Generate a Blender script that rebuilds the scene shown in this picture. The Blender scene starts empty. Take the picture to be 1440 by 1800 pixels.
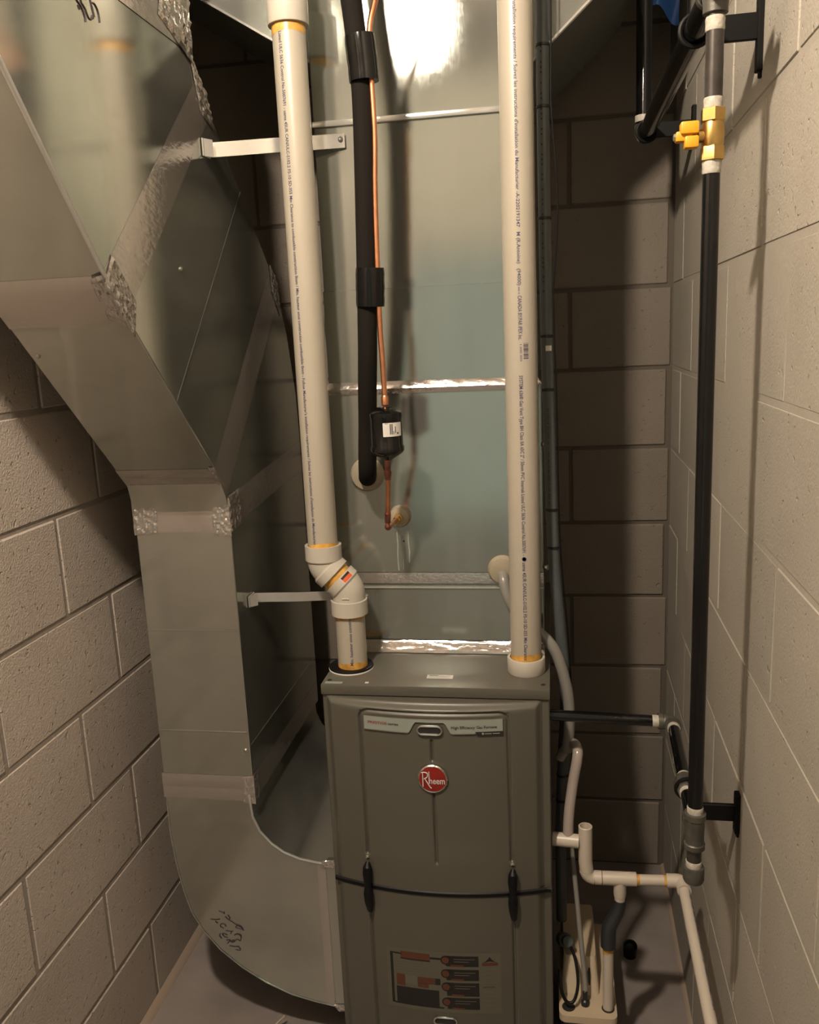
import bpy, bmesh, math, random
from mathutils import Vector, Matrix
random.seed(7)
PI = math.pi
SC = bpy.context.scene
COL = SC.collection

# ------------------------------------------------------------------ camera, world, exposure
cam_data = bpy.data.cameras.new('camera')
cam = bpy.data.objects.new('camera', cam_data)
COL.objects.link(cam)
cam_data.sensor_fit = 'HORIZONTAL'
cam_data.sensor_width = 36.0
cam_data.lens = 36.0 * 1500.0 / 1440.0
cam_data.clip_start = 0.01
RX = Vector((0.9862, 0.1593, -0.0444)).normalized()
FW = Vector((-0.1651, 0.9654, -0.2019)).normalized()
DN = FW.cross(RX)
RX = DN.cross(FW)
m = Matrix(((RX.x, -DN.x, -FW.x, 0), (RX.y, -DN.y, -FW.y, 0), (RX.z, -DN.z, -FW.z, 1.53), (0, 0, 0, 1)))
cam.matrix_world = m
SC.camera = cam

world = bpy.data.worlds.new('world')
SC.world = world
world.use_nodes = True
bg = world.node_tree.nodes['Background']
bg.inputs['Color'].default_value = (0.90, 1.0, 0.80, 1)      # cool light of the room outside the closet
bg.inputs['Strength'].default_value = 0.40
BULB_POS = (-0.47, 0.30, 2.58)
BULB_STRENGTH = 1900.0
BULB_COLOR = (1.0, 0.84, 0.67)

SC.view_settings.view_transform = 'Standard'
SC.view_settings.look = 'None'
SC.view_settings.exposure = 0.0
SC.view_settings.gamma = 1.0
SC.view_settings.use_curve_mapping = False

# ------------------------------------------------------------------ materials
def new_mat(name):
    mt = bpy.data.materials.new(name)
    mt.use_nodes = True
    nt = mt.node_tree
    return mt, nt, nt.nodes['Principled BSDF']

def N(nt, t, **kw):
    n = nt.nodes.new(t)
    for k, v in kw.items():
        if k in n.inputs:
            n.inputs[k].default_value = v
        else:
            setattr(n, k, v)
    return n

def pos_node(nt, scale=(1, 1, 1)):
    g = N(nt, 'ShaderNodeNewGeometry')
    mp = N(nt, 'ShaderNodeMapping')
    mp.inputs['Scale'].default_value = scale
    nt.links.new(g.outputs['Position'], mp.inputs['Vector'])
    return mp.outputs['Vector']

def simple(name, col, rough=0.5, metal=0.0, spec=0.5, vary=0.0, vscale=12.0, bump=0.0, bscale=150.0, coat=0.0, trans=0.0, stretch=(1, 1, 1), rvar=0.0):
    mt, nt, b = new_mat(name)
    b.inputs['Base Color'].default_value = (*col, 1)
    b.inputs['Roughness'].default_value = rough
    b.inputs['Metallic'].default_value = metal
    b.inputs['Coat Weight'].default_value = coat
    b.inputs['Specular IOR Level'].default_value = spec
    b.inputs['Transmission Weight'].default_value = trans
    L = nt.links.new
    if vary or rvar:
        n = N(nt, 'ShaderNodeTexNoise', Scale=vscale, Detail=4.0)
        L(pos_node(nt, stretch), n.inputs['Vector'])
        if vary:
            r = N(nt, 'ShaderNodeMapRange')
            r.inputs['From Min'].default_value = 0.3
            r.inputs['From Max'].default_value = 0.7
            r.inputs['To Min'].default_value = 1 - vary
            r.inputs['To Max'].default_value = 1 + vary
            L(n.outputs['Fac'], r.inputs['Value'])
            mx = N(nt, 'ShaderNodeVectorMath', operation='SCALE')
            mx.inputs[0].default_value = col
            L(r.outputs['Result'], mx.inputs['Scale'])
            L(mx.outputs['Vector'], b.inputs['Base Color'])
        if rvar:
            r2 = N(nt, 'ShaderNodeMapRange')
            r2.inputs['From Min'].default_value = 0.3
            r2.inputs['From Max'].default_value = 0.7
            r2.inputs['To Min'].default_value = max(0.02, rough - rvar)
            r2.inputs['To Max'].default_value = rough + rvar
            L(n.outputs['Fac'], r2.inputs['Value'])
            L(r2.outputs['Result'], b.inputs['Roughness'])
    if bump:
        n = N(nt, 'ShaderNodeTexNoise', Scale=bscale, Detail=3.0)
        L(pos_node(nt, stretch), n.inputs['Vector'])
        bp = N(nt, 'ShaderNodeBump', Strength=1.0, Distance=bump)
        L(n.outputs['Fac'], bp.inputs['Height'])
        L(bp.outputs['Normal'], b.inputs['Normal'])
    return mt

def block_material(name, col, pits, grain):
    mt, nt, b = new_mat(name)
    L = nt.links.new
    b.inputs['Roughness'].default_value = 0.75
    p = pos_node(nt)
    n1 = N(nt, 'ShaderNodeTexNoise', Scale=5.0, Detail=5.0)
    L(p, n1.inputs['Vector'])
    oi = N(nt, 'ShaderNodeObjectInfo')
    a = N(nt, 'ShaderNodeMath', operation='MULTIPLY_ADD')
    a.inputs[1].default_value = 0.16
    a.inputs[2].default_value = 0.78
    L(oi.outputs['Random'], a.inputs[0])
    a2 = N(nt, 'ShaderNodeMath', operation='MULTIPLY_ADD')
    a2.inputs[1].default_value = 0.28
    L(n1.outputs['Fac'], a2.inputs[0])
    L(a.outputs[0], a2.inputs[2])
    sc = N(nt, 'ShaderNodeVectorMath', operation='SCALE')
    sc.inputs[0].default_value = col
    L(a2.outputs[0], sc.inputs['Scale'])
    L(sc.outputs['Vector'], b.inputs['Base Color'])
    n2 = N(nt, 'ShaderNodeTexNoise', Scale=260.0, Detail=4.0)
    L(p, n2.inputs['Vector'])
    n3 = N(nt, 'ShaderNodeTexNoise', Scale=70.0, Detail=3.0)
    L(p, n3.inputs['Vector'])
    r = N(nt, 'ShaderNodeMapRange')
    r.inputs['From Min'].default_value = 0.28
    r.inputs['From Max'].default_value = 0.36
    L(n3.outputs['Fac'], r.inputs['Value'])
    m1 = N(nt, 'ShaderNodeMath', operation='MULTIPLY')
    m1.inputs[1].default_value = pits
    L(r.outputs['Result'], m1.inputs[0])
    ad = N(nt, 'ShaderNodeMath', operation='MULTIPLY_ADD')
    ad.inputs[1].default_value = grain
    L(n2.outputs['Fac'], ad.inputs[0])
    L(m1.outputs[0], ad.inputs[2])
    bp = N(nt, 'ShaderNodeBump', Strength=1.0, Distance=0.0050)
    L(ad.outputs[0], bp.inputs['Height'])
    L(bp.outputs['Normal'], b.inputs['Normal'])
    return mt

def galv_material(name, col=(0.60, 0.63, 0.61), rough=0.2, stretch=(1, 1, 0.12), wave=0.0006, dull=0.17, dcol=(0.36, 0.36, 0.33)):
    """Galvanised sheet: short-tailed gloss under a dull zinc bloom, faint spangle, rolling lines, gentle waviness."""
    mt, nt, b = new_mat(name)
    L = nt.links.new
    nt.nodes.remove(b)
    p = pos_node(nt)
    gl = N(nt, 'ShaderNodeBsdfGlossy')
    gl.distribution = 'BECKMANN'
    df = N(nt, 'ShaderNodeBsdfDiffuse')
    df.inputs['Color'].default_value = (*dcol, 1)
    mx = N(nt, 'ShaderNodeMixShader')
    L(gl.outputs[0], mx.inputs[1]); L(df.outputs[0], mx.inputs[2])
    L(mx.outputs[0], nt.nodes['Material Output'].inputs['Surface'])
    vo = N(nt, 'ShaderNodeTexVoronoi', Scale=90.0)
    L(p, vo.inputs['Vector'])
    sep = N(nt, 'ShaderNodeSeparateColor')
    L(vo.outputs['Color'], sep.inputs[0])
    r = N(nt, 'ShaderNodeMapRange')
    r.inputs['To Min'].default_value = rough - 0.004
    r.inputs['To Max'].default_value = rough + 0.004
    L(sep.outputs[0], r.inputs['Value'])
    L(r.outputs['Result'], gl.inputs['Roughness'])
    n1 = N(nt, 'ShaderNodeTexNoise', Scale=4.0, Detail=5.0)
    L(p, n1.inputs['Vector'])
    r1 = N(nt, 'ShaderNodeMapRange')
    r1.inputs['From Min'].default_value = 0.3
    r1.inputs['From Max'].default_value = 0.7
    r1.inputs['To Min'].default_value = 0.92
    r1.inputs['To Max'].default_value = 1.06
    L(n1.outputs['Fac'], r1.inputs['Value'])
    sc = N(nt, 'ShaderNodeVectorMath', operation='SCALE')
    sc.inputs[0].default_value = col
    L(r1.outputs['Result'], sc.inputs['Scale'])
    L(sc.outputs['Vector'], gl.inputs['Color'])
    n4 = N(nt, 'ShaderNodeTexNoise', Scale=30.0, Detail=3.0)
    L(pos_node(nt, stretch), n4.inputs['Vector'])
    r4 = N(nt, 'ShaderNodeMapRange')
    r4.inputs['To Min'].default_value = dull - 0.07
    r4.inputs['To Max'].default_value = dull + 0.07
    L(n4.outputs['Fac'], r4.inputs['Value'])
    L(r4.outputs['Result'], mx.inputs[0])
    n2 = N(nt, 'ShaderNodeTexNoise', Scale=220.0, Detail=2.0)
    L(pos_node(nt, stretch), n2.inputs['Vector'])
    bp = N(nt, 'ShaderNodeBump', Strength=0.3, Distance=0.00006)
    L(n2.outputs['Fac'], bp.inputs['Height'])
    n3 = N(nt, 'ShaderNodeTexNoise', Scale=6.0, Detail=1.0)
    L(p, n3.inputs['Vector'])
    bp2 = N(nt, 'ShaderNodeBump', Strength=0.6, Distance=wave)
    L(n3.outputs['Fac'], bp2.inputs['Height'])
    L(bp.outputs['Normal'], bp2.inputs['Normal'])
    L(bp2.outputs['Normal'], gl.inputs['Normal'])
    return mt

def foil_material(name, rough, wr, ws):
    mt, nt, b = new_mat(name)
    L = nt.links.new
    nt.nodes.remove(b)
    gl = N(nt, 'ShaderNodeBsdfGlossy', Roughness=rough)
    gl.distribution = 'BECKMANN'
    gl.inputs['Color'].default_value = (0.60, 0.57, 0.54, 1)
    df = N(nt, 'ShaderNodeBsdfDiffuse')
    df.inputs['Color'].default_value = (0.33, 0.30, 0.275, 1)
    mx = N(nt, 'ShaderNodeMixShader')
    mx.inputs[0].default_value = 0.30
    L(gl.outputs[0], mx.inputs[1]); L(df.outputs[0], mx.inputs[2])
    L(mx.outputs[0], nt.nodes['Material Output'].inputs['Surface'])
    n = N(nt, 'ShaderNodeTexNoise', Scale=ws, Detail=3.0)
    L(pos_node(nt, (1, 1, 2.5)), n.inputs['Vector'])
    bp = N(nt, 'ShaderNodeBump', Strength=0.8, Distance=wr)
    L(n.outputs['Fac'], bp.inputs['Height'])
    L(bp.outputs['Normal'], gl.inputs['Normal'])
    return mt

def emit_material(name, col, s):
    mt, nt, b = new_mat(name)
    nt.nodes.remove(b)
    e = N(nt, 'ShaderNodeEmission', Strength=s)
    e.inputs['Color'].default_value = (*col, 1)
    nt.links.new(e.outputs[0], nt.nodes['Material Output'].inputs['Surface'])
    return mt

M = {}
M['block_rough'] = block_material('painted_rough_block', (0.385, 0.334, 0.290), 0.60, 0.35)
M['block_smooth'] = block_material('painted_smooth_block', (0.285, 0.262, 0.220), 0.26, 0.22)
M['block_back_shaded'] = block_material('shade_darkened_back_block', (0.150, 0.127, 0.102), 0.3, 0.3)  # same block as the side walls; the back wall's shade is darkened into its colour
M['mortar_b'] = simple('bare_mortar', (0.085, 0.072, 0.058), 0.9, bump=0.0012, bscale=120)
M['mortar_s'] = simple('painted_mortar_smooth', (0.280, 0.257, 0.215), 0.8, bump=0.0008, bscale=120)
M['mortar'] = simple('painted_mortar', (0.25, 0.215, 0.185), 0.8, bump=0.0012, bscale=120)
M['floor'] = simple('grey_floor_paint', (0.215, 0.187, 0.172), 0.42, vary=0.18, vscale=6, bump=0.0005, bscale=60)
M['bead'] = simple('floor_edge_caulk', (0.30, 0.235, 0.185), 0.6)
M['ceiling'] = simple('ceiling_board', (0.06, 0.05, 0.04), 0.85)
M['galv'] = galv_material('galvanized_sheet', (0.43, 0.465, 0.43), 0.15, (1, 1, 0.12), 0.0010, 0.20)
M['galv_r'] = galv_material('galvanized_sheet_duct', (0.50, 0.515, 0.47), 0.15, (0.3, 0.3, 1), 0.0006, 0.14)
M['galv_d'] = galv_material('galvanized_sheet_fitting', (0.44, 0.49, 0.47), 0.18, (1, 0.15, 1), 0.0006, 0.25)
M['foil'] = foil_material('foil_tape', 0.22, 0.0010, 45)
M['foil_c'] = foil_material('foil_crumpled', 0.16, 0.0015, 90)
M['strap'] = galv_material('galvanized_strap', (0.66, 0.67, 0.65), 0.25, (1, 1, 1), 0.002, 0.4, (0.45, 0.44, 0.41))
M['pvc'] = simple('vent_plastic', (0.345, 0.312, 0.255), 0.33, vary=0.03, vscale=8)
M['pvc_fit'] = simple('fitting_plastic', (0.42, 0.39, 0.335), 0.3)
M['pvc_old'] = simple('drain_plastic', (0.45, 0.40, 0.335), 0.35)
M['primer'] = simple('primer_stain', (0.50, 0.27, 0.06), 0.3, vary=0.35, vscale=60)
M['print'] = simple('blue_print', (0.028, 0.028, 0.085), 0.6)
M['fpaint'] = simple('furnace_paint', (0.082, 0.077, 0.061), 0.36, bump=0.00010, bscale=700)
M['fdark'] = simple('furnace_shadow_gap', (0.012, 0.012, 0.011), 0.6)
M['rubber'] = simple('black_rubber', (0.004, 0.004, 0.0045), 0.45, spec=0.2)
M['rubber_grey'] = simple('rubber_coupler', (0.020, 0.022, 0.025), 0.38)
M['foam'] = simple('foam_insulation', (0.009, 0.0075, 0.006), 0.85, spec=0.12, bump=0.0006, bscale=120)
M['etape'] = simple('black_vinyl_tape', (0.003, 0.003, 0.003), 0.12, spec=0.4, bump=0.0008, bscale=35, stretch=(1, 1, 0.3))
M['copper'] = simple('copper', (0.80, 0.36, 0.20), 0.26, 1.0, vary=0.15, vscale=40)
M['copper_d'] = simple('copper_heated', (0.30, 0.13, 0.10), 0.38, 1.0, vary=0.4, vscale=60)
M['brass'] = simple('brass', (0.50, 0.33, 0.115), 0.30, 1.0, vary=0.12, vscale=50)
M['yellow'] = simple('yellow_handle', (0.58, 0.275, 0.010), 0.4)
M['gloss_black'] = simple('gloss_black_enamel', (0.003, 0.003, 0.003), 0.09, spec=0.5)
M['pipe'] = simple('black_steel_pipe', (0.003, 0.003, 0.0035), 0.12, spec=0.45, vary=0.3, vscale=20, bump=0.0002, bscale=90)
M['pipe_b'] = simple('bare_steel_pipe', (0.045, 0.040, 0.036), 0.32, 0.4, vary=0.3, vscale=40)
M['iron'] = simple('malleable_iron', (0.075, 0.072, 0.060), 0.42, 0.35, vary=0.3, vscale=50, bump=0.0004, bscale=150)
M['sealant'] = simple('thread_sealant', (0.36, 0.34, 0.29), 0.6, vary=0.18, vscale=140, bump=0.0008, bscale=220)
M['bracket'] = simple('black_plastic_bracket', (0.004, 0.004, 0.004), 0.5, spec=0.15)
M['conduit'] = simple('grey_conduit', (0.062, 0.071, 0.073), 0.4, vary=0.06, vscale=30)
M['tie'] = simple('zip_tie', (0.006, 0.006, 0.006), 0.4)
M['vinyl'] = simple('grey_vinyl_hose', (0.20, 0.19, 0.172), 0.3)
M['clear'] = simple('milky_hose', (0.38, 0.325, 0.29), 0.18, trans=0.25)
M['pump'] = simple('cream_pump_plastic', (0.44, 0.36, 0.255), 0.4, vary=0.05, vscale=20)
M['pump_b'] = simple('pump_tank_black', (0.010, 0.010, 0.011), 0.4)
M['putty'] = simple('sealing_putty', (0.27, 0.23, 0.165), 0.6, bump=0.001, bscale=60)
M['silver'] = simple('silver_plate', (0.27, 0.30, 0.265), 0.4, 0.2)
M['chrome'] = simple('chrome_trim', (0.75, 0.74, 0.70), 0.14, 1.0)
M['red'] = simple('badge_red', (0.20, 0.012, 0.008), 0.3)
M['redtext'] = simple('red_print', (0.22, 0.02, 0.02), 0.5)
M['ink'] = simple('black_ink', (0.012, 0.010, 0.010), 0.55)
M['ink_p'] = simple('marker_ink', (0.020, 0.012, 0.016), 0.5)
M['white'] = simple('white_label', (0.52, 0.50, 0.47), 0.45)
M['orange'] = simple('orange_label', (0.55, 0.085, 0.02), 0.45)
M['lab_bg'] = simple('label_film', (0.095, 0.090, 0.070), 0.33)
M['lab_rust'] = simple('label_rust', (0.085, 0.028, 0.012), 0.4)
M['lab_black'] = simple('label_black', (0.009, 0.008, 0.007), 0.35)
M['lab_grey'] = simple('label_grey_line', (0.11, 0.105, 0.085), 0.4)
M['blue'] = simple('blue_plastic_film', (0.06, 0.19, 0.62), 0.3, bump=0.003, bscale=25)
M['screw'] = simple('steel_screw', (0.55, 0.54, 0.52), 0.3, 1.0)
M['porcelain'] = simple('porcelain', (0.75, 0.73, 0.68), 0.3)
M['bulb'] = emit_material('lit_bulb', BULB_COLOR, BULB_STRENGTH)
M['streak'] = simple('dried_drip', (0.22, 0.25, 0.225), 0.6, 0.0)
M['twig'] = simple('wire_offcut', (0.28, 0.22, 0.18), 0.5)
M['scuff'] = simple('paint_scuff', (0.34, 0.28, 0.24), 0.6)

# ------------------------------------------------------------------ mesh builder
WLOC = {}
class MB:
    def __init__(s):
        s.v, s.f = [], []
    def add(s, vs, fs):
        b = len(s.v)
        s.v.extend(tuple(v) for v in vs)
        s.f.extend(tuple(b + i for i in f) for f in fs)
        return s
    def bm(s, bm):
        bm.verts.index_update()
        s.add([v.co.copy() for v in bm.verts], [[v.index for v in f.verts] for f in bm.faces])
        bm.free()
        return s
    def box(s, a, b, bev=0.0, seg=1, jit=0.0):
        bm = bmesh.new()
        bmesh.ops.create_cube(bm, size=1.0)
        for v in bm.verts:
            v.co = Vector([(a[i] + b[i]) / 2 + v.co[i] * (b[i] - a[i]) + (random.uniform(-jit, jit) if jit else 0) for i in range(3)])
        if bev:
            bmesh.ops.bevel(bm, geom=bm.edges[:], offset=bev, segments=seg, profile=0.5, affect='EDGES')
        return s.bm(bm)
    def tube(s, pts, r, n=20, caps=True, inner=None, ell=None):
        pts = [Vector(p) for p in pts]
        rs = r if isinstance(r, (list, tuple)) else [r] * len(pts)
        k = len(pts)
        tang = []
        for i in range(k):
            t = (pts[min(i + 1, k - 1)] - pts[max(i - 1, 0)])
            tang.append(t.normalized())
        ref = Vector((0, 1, 0)) if abs(tang[0].y) < 0.9 else Vector((1, 0, 0))
        u = (ref - tang[0] * ref.dot(tang[0])).normalized()
        vs, fs = [], []
        for i in range(k):
            u = (u - tang[i] * u.dot(tang[i])).normalized()
            w = tang[i].cross(u)
            for j in range(n):
                a = 2 * PI * j / n
                eu, ew = (1, 1) if ell is None else ell
                vs.append(pts[i] + (u * math.cos(a) * eu + w * math.sin(a) * ew) * rs[i])
        for i in range(k - 1):
            for j in range(n):
                fs.append((i * n + j, i * n + (j + 1) % n, (i + 1) * n + (j + 1) % n, (i + 1) * n + j))
        if caps:
            fs.append(tuple(range(n - 1, -1, -1)))
            fs.append(tuple((k - 1) * n + j for j in range(n)))
        return s.add(vs, fs)
    def lathe(s, prof, o, axis=(0, 0, 1), n=28, caps=True):
        """profile of (radius, height) revolved round axis through o."""
        ax = Vector(axis).normalized()
        ref = Vector((0, 1, 0)) if abs(ax.y) < 0.9 else Vector((1, 0, 0))
        u = (ref - ax * ref.dot(ax)).normalized()
        w = ax.cross(u)
        o = Vector(o)
        vs, fs = [], []
        for (r, h) in prof:
            for j in range(n):
                a = 2 * PI * j / n
                vs.append(o + ax * h + (u * math.cos(a) + w * math.sin(a)) * max(r, 1e-5))
        k = len(prof)
        for i in range(k - 1):
            for j in range(n):
                fs.append((i * n + j, i * n + (j + 1) % n, (i + 1) * n + (j + 1) % n, (i + 1) * n + j))
        if caps:
            fs.append(tuple(range(n - 1, -1, -1)))
            fs.append(tuple((k - 1) * n + j for j in range(n)))
        return s.add(vs, fs)
    def prism(s, poly, plane, a, b):
        """polygon in plane 'XZ' (extruded along Y), 'YZ' (along X) or 'XY' (along Z)."""
        def P(p, t):
            return {'XZ': (p[0], t, p[1]), 'YZ': (t, p[0], p[1]), 'XY': (p[0], p[1], t)}[plane]
        n = len(poly)
        vs = [P(p, a) for p in poly] + [P(p, b) for p in poly]
        fs = [tuple(range(n)), tuple(range(2 * n - 1, n - 1, -1))]
        fs += [(i, (i + 1) % n, n + (i + 1) % n, n + i) for i in range(n)]
        return s.add(vs, fs)
    def grid(s, fn, nu, nv):
        vs = [fn(i / nu, j / nv) for j in range(nv + 1) for i in range(nu + 1)]
        w = nu + 1
        fs = [(j * w + i, j * w + i + 1, (j + 1) * w + i + 1, (j + 1) * w + i) for j in range(nv) for i in range(nu)]
        return s.add(vs, fs)
    def build(s, name, mat, parent=None, angle=32, fix=True, origin=None):
        xs = [v[0] for v in s.v]; ys = [v[1] for v in s.v]; zs = [v[2] for v in s.v]
        c = Vector(((min(xs) + max(xs)) / 2, (min(ys) + max(ys)) / 2, (min(zs) + max(zs)) / 2)) if origin is None else Vector(origin)
        me = bpy.data.meshes.new(name)
        me.from_pydata([Vector(v) - c for v in s.v], [], s.f)
        if fix:
            bm = bmesh.new(); bm.from_mesh(me)
            bmesh.ops.recalc_face_normals(bm, faces=bm.faces[:])
            bm.to_mesh(me); bm.free()
        me.polygons.foreach_set('use_smooth', [True] * len(me.polygons))
        me.set_sharp_from_angle(angle=math.radians(angle))
        me.materials.append(mat)
        me.update()
        o = bpy.data.objects.new(name, me)
        COL.objects.link(o)
        place(o, c, parent)
        return o

def place(o, c, parent):
    WLOC[o.name] = Vector(c)
    if parent is not None:
        o.parent = parent
        o.location = Vector(c) - WLOC[parent.name]
    else:
        o.location = Vector(c)

def thing(name, label, cat, loc, group=None):
    o = bpy.data.objects.new(name, None)
    o.empty_display_size = 0.05
    COL.objects.link(o)
    place(o, Vector(loc), None)
    return tag(o, label, cat, group)

def tag(o, label, cat, group=None):
    o['label'] = label
    o['category'] = cat
    if group:
        o['group'] = group
    return o

def structure(o):
    o['kind'] = 'structure'
    return o

def spline(pts, k=6):
    """Catmull-Rom through the points."""
    P = [Vector(p) for p in pts]
    P = [P[0] * 2 - P[1]] + P + [P[-1] * 2 - P[-2]]
    out = []
    for i in range(1, len(P) - 2):
        p0, p1, p2, p3 = P[i - 1:i + 3]
        for j in range(k):
            t = j / k
            out.append(0.5 * ((2 * p1) + (p2 - p0) * t + (2 * p0 - 5 * p1 + 4 * p2 - p3) * t * t + (3 * p1 - p0 - 3 * p2 + p3) * t ** 3))
    out.append(P[-2])
    return out

def bend(a, b, c, r, k=8):
    """points a -> c rounding the corner b with radius r."""
    a, b, c = Vector(a), Vector(b), Vector(c)
    d1 = (a - b).normalized(); d2 = (c - b).normalized()
    ang = d1.angle(d2)
    t = r / math.tan(ang / 2)
    p1 = b + d1 * t; p2 = b + d2 * t
    cen = b + (d1 + d2).normalized() * (r / math.sin(ang / 2))
    v1 = p1 - cen; v2 = p2 - cen
    w = v1.angle(v2)
    out = []
    for i in range(k + 1):
        s = i / k
        out.append(cen + (v1 * math.sin((1 - s) * w) + v2 * math.sin(s * w)) / math.sin(w))
    return out

def crumple(corners, nu, nv, amp, out):
    """a wrinkled foil patch over a quad: long crossing creases; out = outward direction."""
    c = [Vector(p) for p in corners]
    o = Vector(out).normalized()
    su = (c[1] - c[0]).length; sv = (c[3] - c[0]).length
    waves = []
    for k in range(5):
        d = random.uniform(0, PI)
        waves.append((math.cos(d), math.sin(d), random.uniform(0.008, 0.026), random.uniform(0, 6.3), random.uniform(0.4, 1.0)))
    tot = sum(w[4] for w in waves)
    mb = MB()
    def fn(u, v):
        p = (c[0] * (1 - u) + c[1] * u) * (1 - v) + (c[3] * (1 - u) + c[2] * u) * v
        e = min(u, 1 - u, v, 1 - v)
        x, y = u * su, v * sv
        h = 0.0
        for ca, sa, wl, ph, w in waves:
            h += w * (1 - abs(math.sin(PI * (x * ca + y * sa) / wl + ph + 0.8 * math.sin(90 * (y * ca - x * sa) + ph)))) / tot
        a = amp * (0.3 if e < 0.01 else 1.0)
        return p + o * (0.0008 + a * (0.75 * h + 0.25 * random.random())) + Vector((random.uniform(-a, a), random.uniform(-a, a), random.uniform(-a, a))) * 0.12
    mb.grid(fn, nu, nv)
    return mb

def strip(quad, out, mat, name, parent, t=0.0006, nu=14, nv=3, amp=0.0003):
    """a thin tape strip over a quad, slightly uneven, standing proud by t."""
    c = [Vector(p) for p in quad]
    o = Vector(out)
    mb = MB()
    def fn(u, v):
        p = (c[0] * (1 - u) + c[1] * u) * (1 - v) + (c[3] * (1 - u) + c[2] * u) * v
        e = 0 if (u in (0, 1) or v in (0, 1)) else 1
        return p + o * (t * (0.4 if not e else 1) + e * random.uniform(0, amp))
    mb.grid(fn, nu, nv)
    return mb.build(name, mat, parent, fix=False, angle=60)

def text_geo(body, res=2):
    cu = bpy.data.curves.new('lettering', 'FONT')
    cu.body = body
    cu.size = 1.0
    cu.resolution_u = res
    cu.offset = 0.010
    ob = bpy.data.objects.new('lettering', cu)
    COL.objects.link(ob)
    dg = bpy.context.evaluated_depsgraph_get()
    me = bpy.data.meshes.new_from_object(ob.evaluated_get(dg))
    vs = [v.co.copy() for v in me.vertices]
    fs = [tuple(p.vertices) for p in me.polygons]
    bpy.data.objects.remove(ob); bpy.data.curves.remove(cu); bpy.data.meshes.remove(me)
    x0 = min(v.x for v in vs); x1 = max(v.x for v in vs)
    return [((v.x - x0), v.y) for v in vs], fs, x1 - x0

def pipe_text(body, cx, cy, r, ang, z_top, length, height, name, parent, mat=None, off=0.0):
    """lettering printed down a vertical pipe: reads downwards, letter tops towards +X. ang = angle of the
    baseline centre from -Y towards +X."""
    vs, fs, w = text_geo(body)
    sx = length / w
    sy = height / 0.7
    out = []
    for x, y in vs:
        a = ang + ((y - 0.35) * sy + off) / r
        rr = r + 0.0004
        out.append((cx + rr * math.sin(a), cy - rr * math.cos(a), z_top - x * sx))
    return MB().add(out, fs).build(name, mat or M['print'], parent, fix=False)

# ------------------------------------------------------------------ the setting
CH = 0.2032                                 # course height
XL, XR, YB, YF, ZC = -0.944, 0.305, 2.285, -1.20, 14 * 0.2032
def block_mesh(w, mat, axis, seed, bv):
    """one block face, w long, with a rounded arris; axis = the wall's normal."""
    random.seed(seed)
    g = 0.0045
    mb = MB()
    h = CH / 2 - g
    d = 0.012
    if axis == 'x':
        mb.box((-d, -w / 2 + g, -h), (d, w / 2 - g, h), bv, 1, 0.0007)
    else:
        mb.box((-w / 2 + g, -d, -h), (w / 2 - g, d, h), bv, 1, 0.0007)
    o = mb.build('concrete_block', mat, None)
    COL.objects.unlink(o)
    me = o.data
    bpy.data.objects.remove(o)
    return me

def block_wall(wall, axis, plane, lo, hi, ph_even, ph_odd, mat, rec):
    cache = {}
    for c in range(14):
        ph = ph_even if c % 2 == 0 else ph_odd
        k = math.floor((lo - ph) / 0.4064)
        while ph + k * 0.4064 < hi - 0.012:
            a = max(lo, ph + k * 0.4064); b = min(hi, ph + (k + 1) * 0.4064)
            k += 1
            if b - a < 0.012:
                continue
            w = round(b - a, 4)
            var = random.randrange(4)
            key = (w, var)
            if key not in cache:
                st = random.getstate()
                cache[key] = block_mesh(w, mat, axis, hash(key) % 1000 + var, rec)
                random.setstate(st)
            o = bpy.data.objects.new('concrete_block', cache[key])
            COL.objects.link(o)
            j = random.uniform(-0.0008, 0.0008)
            mid = (a + b) / 2
            if axis == 'x':
                p = (plane + math.copysign(0.012, plane) + j, mid, (c + 0.5) * CH)
            else:
                p = (mid, plane + 0.012 + j, (c + 0.5) * CH)
            place(o, p, wall)

wl = structure(MB().box((XL - 0.10, YF, 0), (XL - 0.0020, YB + 0.1, ZC)).build('wall_left', M['mortar']))
wr = structure(MB().box((XR + 0.0009, YF, 0), (XR + 0.10, YB + 0.1, ZC)).build('wall_right', M['mortar_s']))
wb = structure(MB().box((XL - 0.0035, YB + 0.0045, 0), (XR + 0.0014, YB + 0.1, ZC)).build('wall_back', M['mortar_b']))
block_wall(wl, 'x', XL, YF, YB, 1.235, 1.475, M['block_rough'], 0.0030)
block_wall(wr, 'x', XR, YF, YB, 1.295, 1.135, M['block_smooth'], 0.0016)
block_wall(wb, 'y', YB, XL, XR, 0.296, 0.049, M['block_back_shaded'], 0.0028)
structure(MB().box((XL - 0.1, YF - 2.6, -0.08), (XR + 0.1, YB + 0.1, 0)).build('floor', M['floor']))
structure(MB().box((XL - 0.1, YF, ZC), (XR + 0.1, YB + 0.1, ZC + 0.05)).build('ceiling', M['ceiling']))
structure(MB().prism([(XL, 0), (XL + 0.016, 0), (XL + 0.013, 0.006), (XL + 0.004, 0.013), (XL, 0.016)], 'XZ', YF, YB).build('trim_1', M['bead']))
structure(MB().prism([(XR, 0), (XR - 0.010, 0), (XR - 0.008, 0.004), (XR - 0.003, 0.008), (XR, 0.010)], 'XZ', YF, YB).build('trim_2', M['bead']))

# the right wall is not quite parallel to the left one
def skew(o, ang=-0.0150):
    r = Matrix.Rotation(ang, 4, 'Z')
    c = Vector((XR, YB, 0))
    o.location = c + r @ (o.location - c)
    o.rotation_euler = (0, 0, ang)
skew(wr)
skew(bpy.data.objects['trim_2'])
def wall_x(y):
    return XR - 0.0150 * (YB - y)

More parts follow.
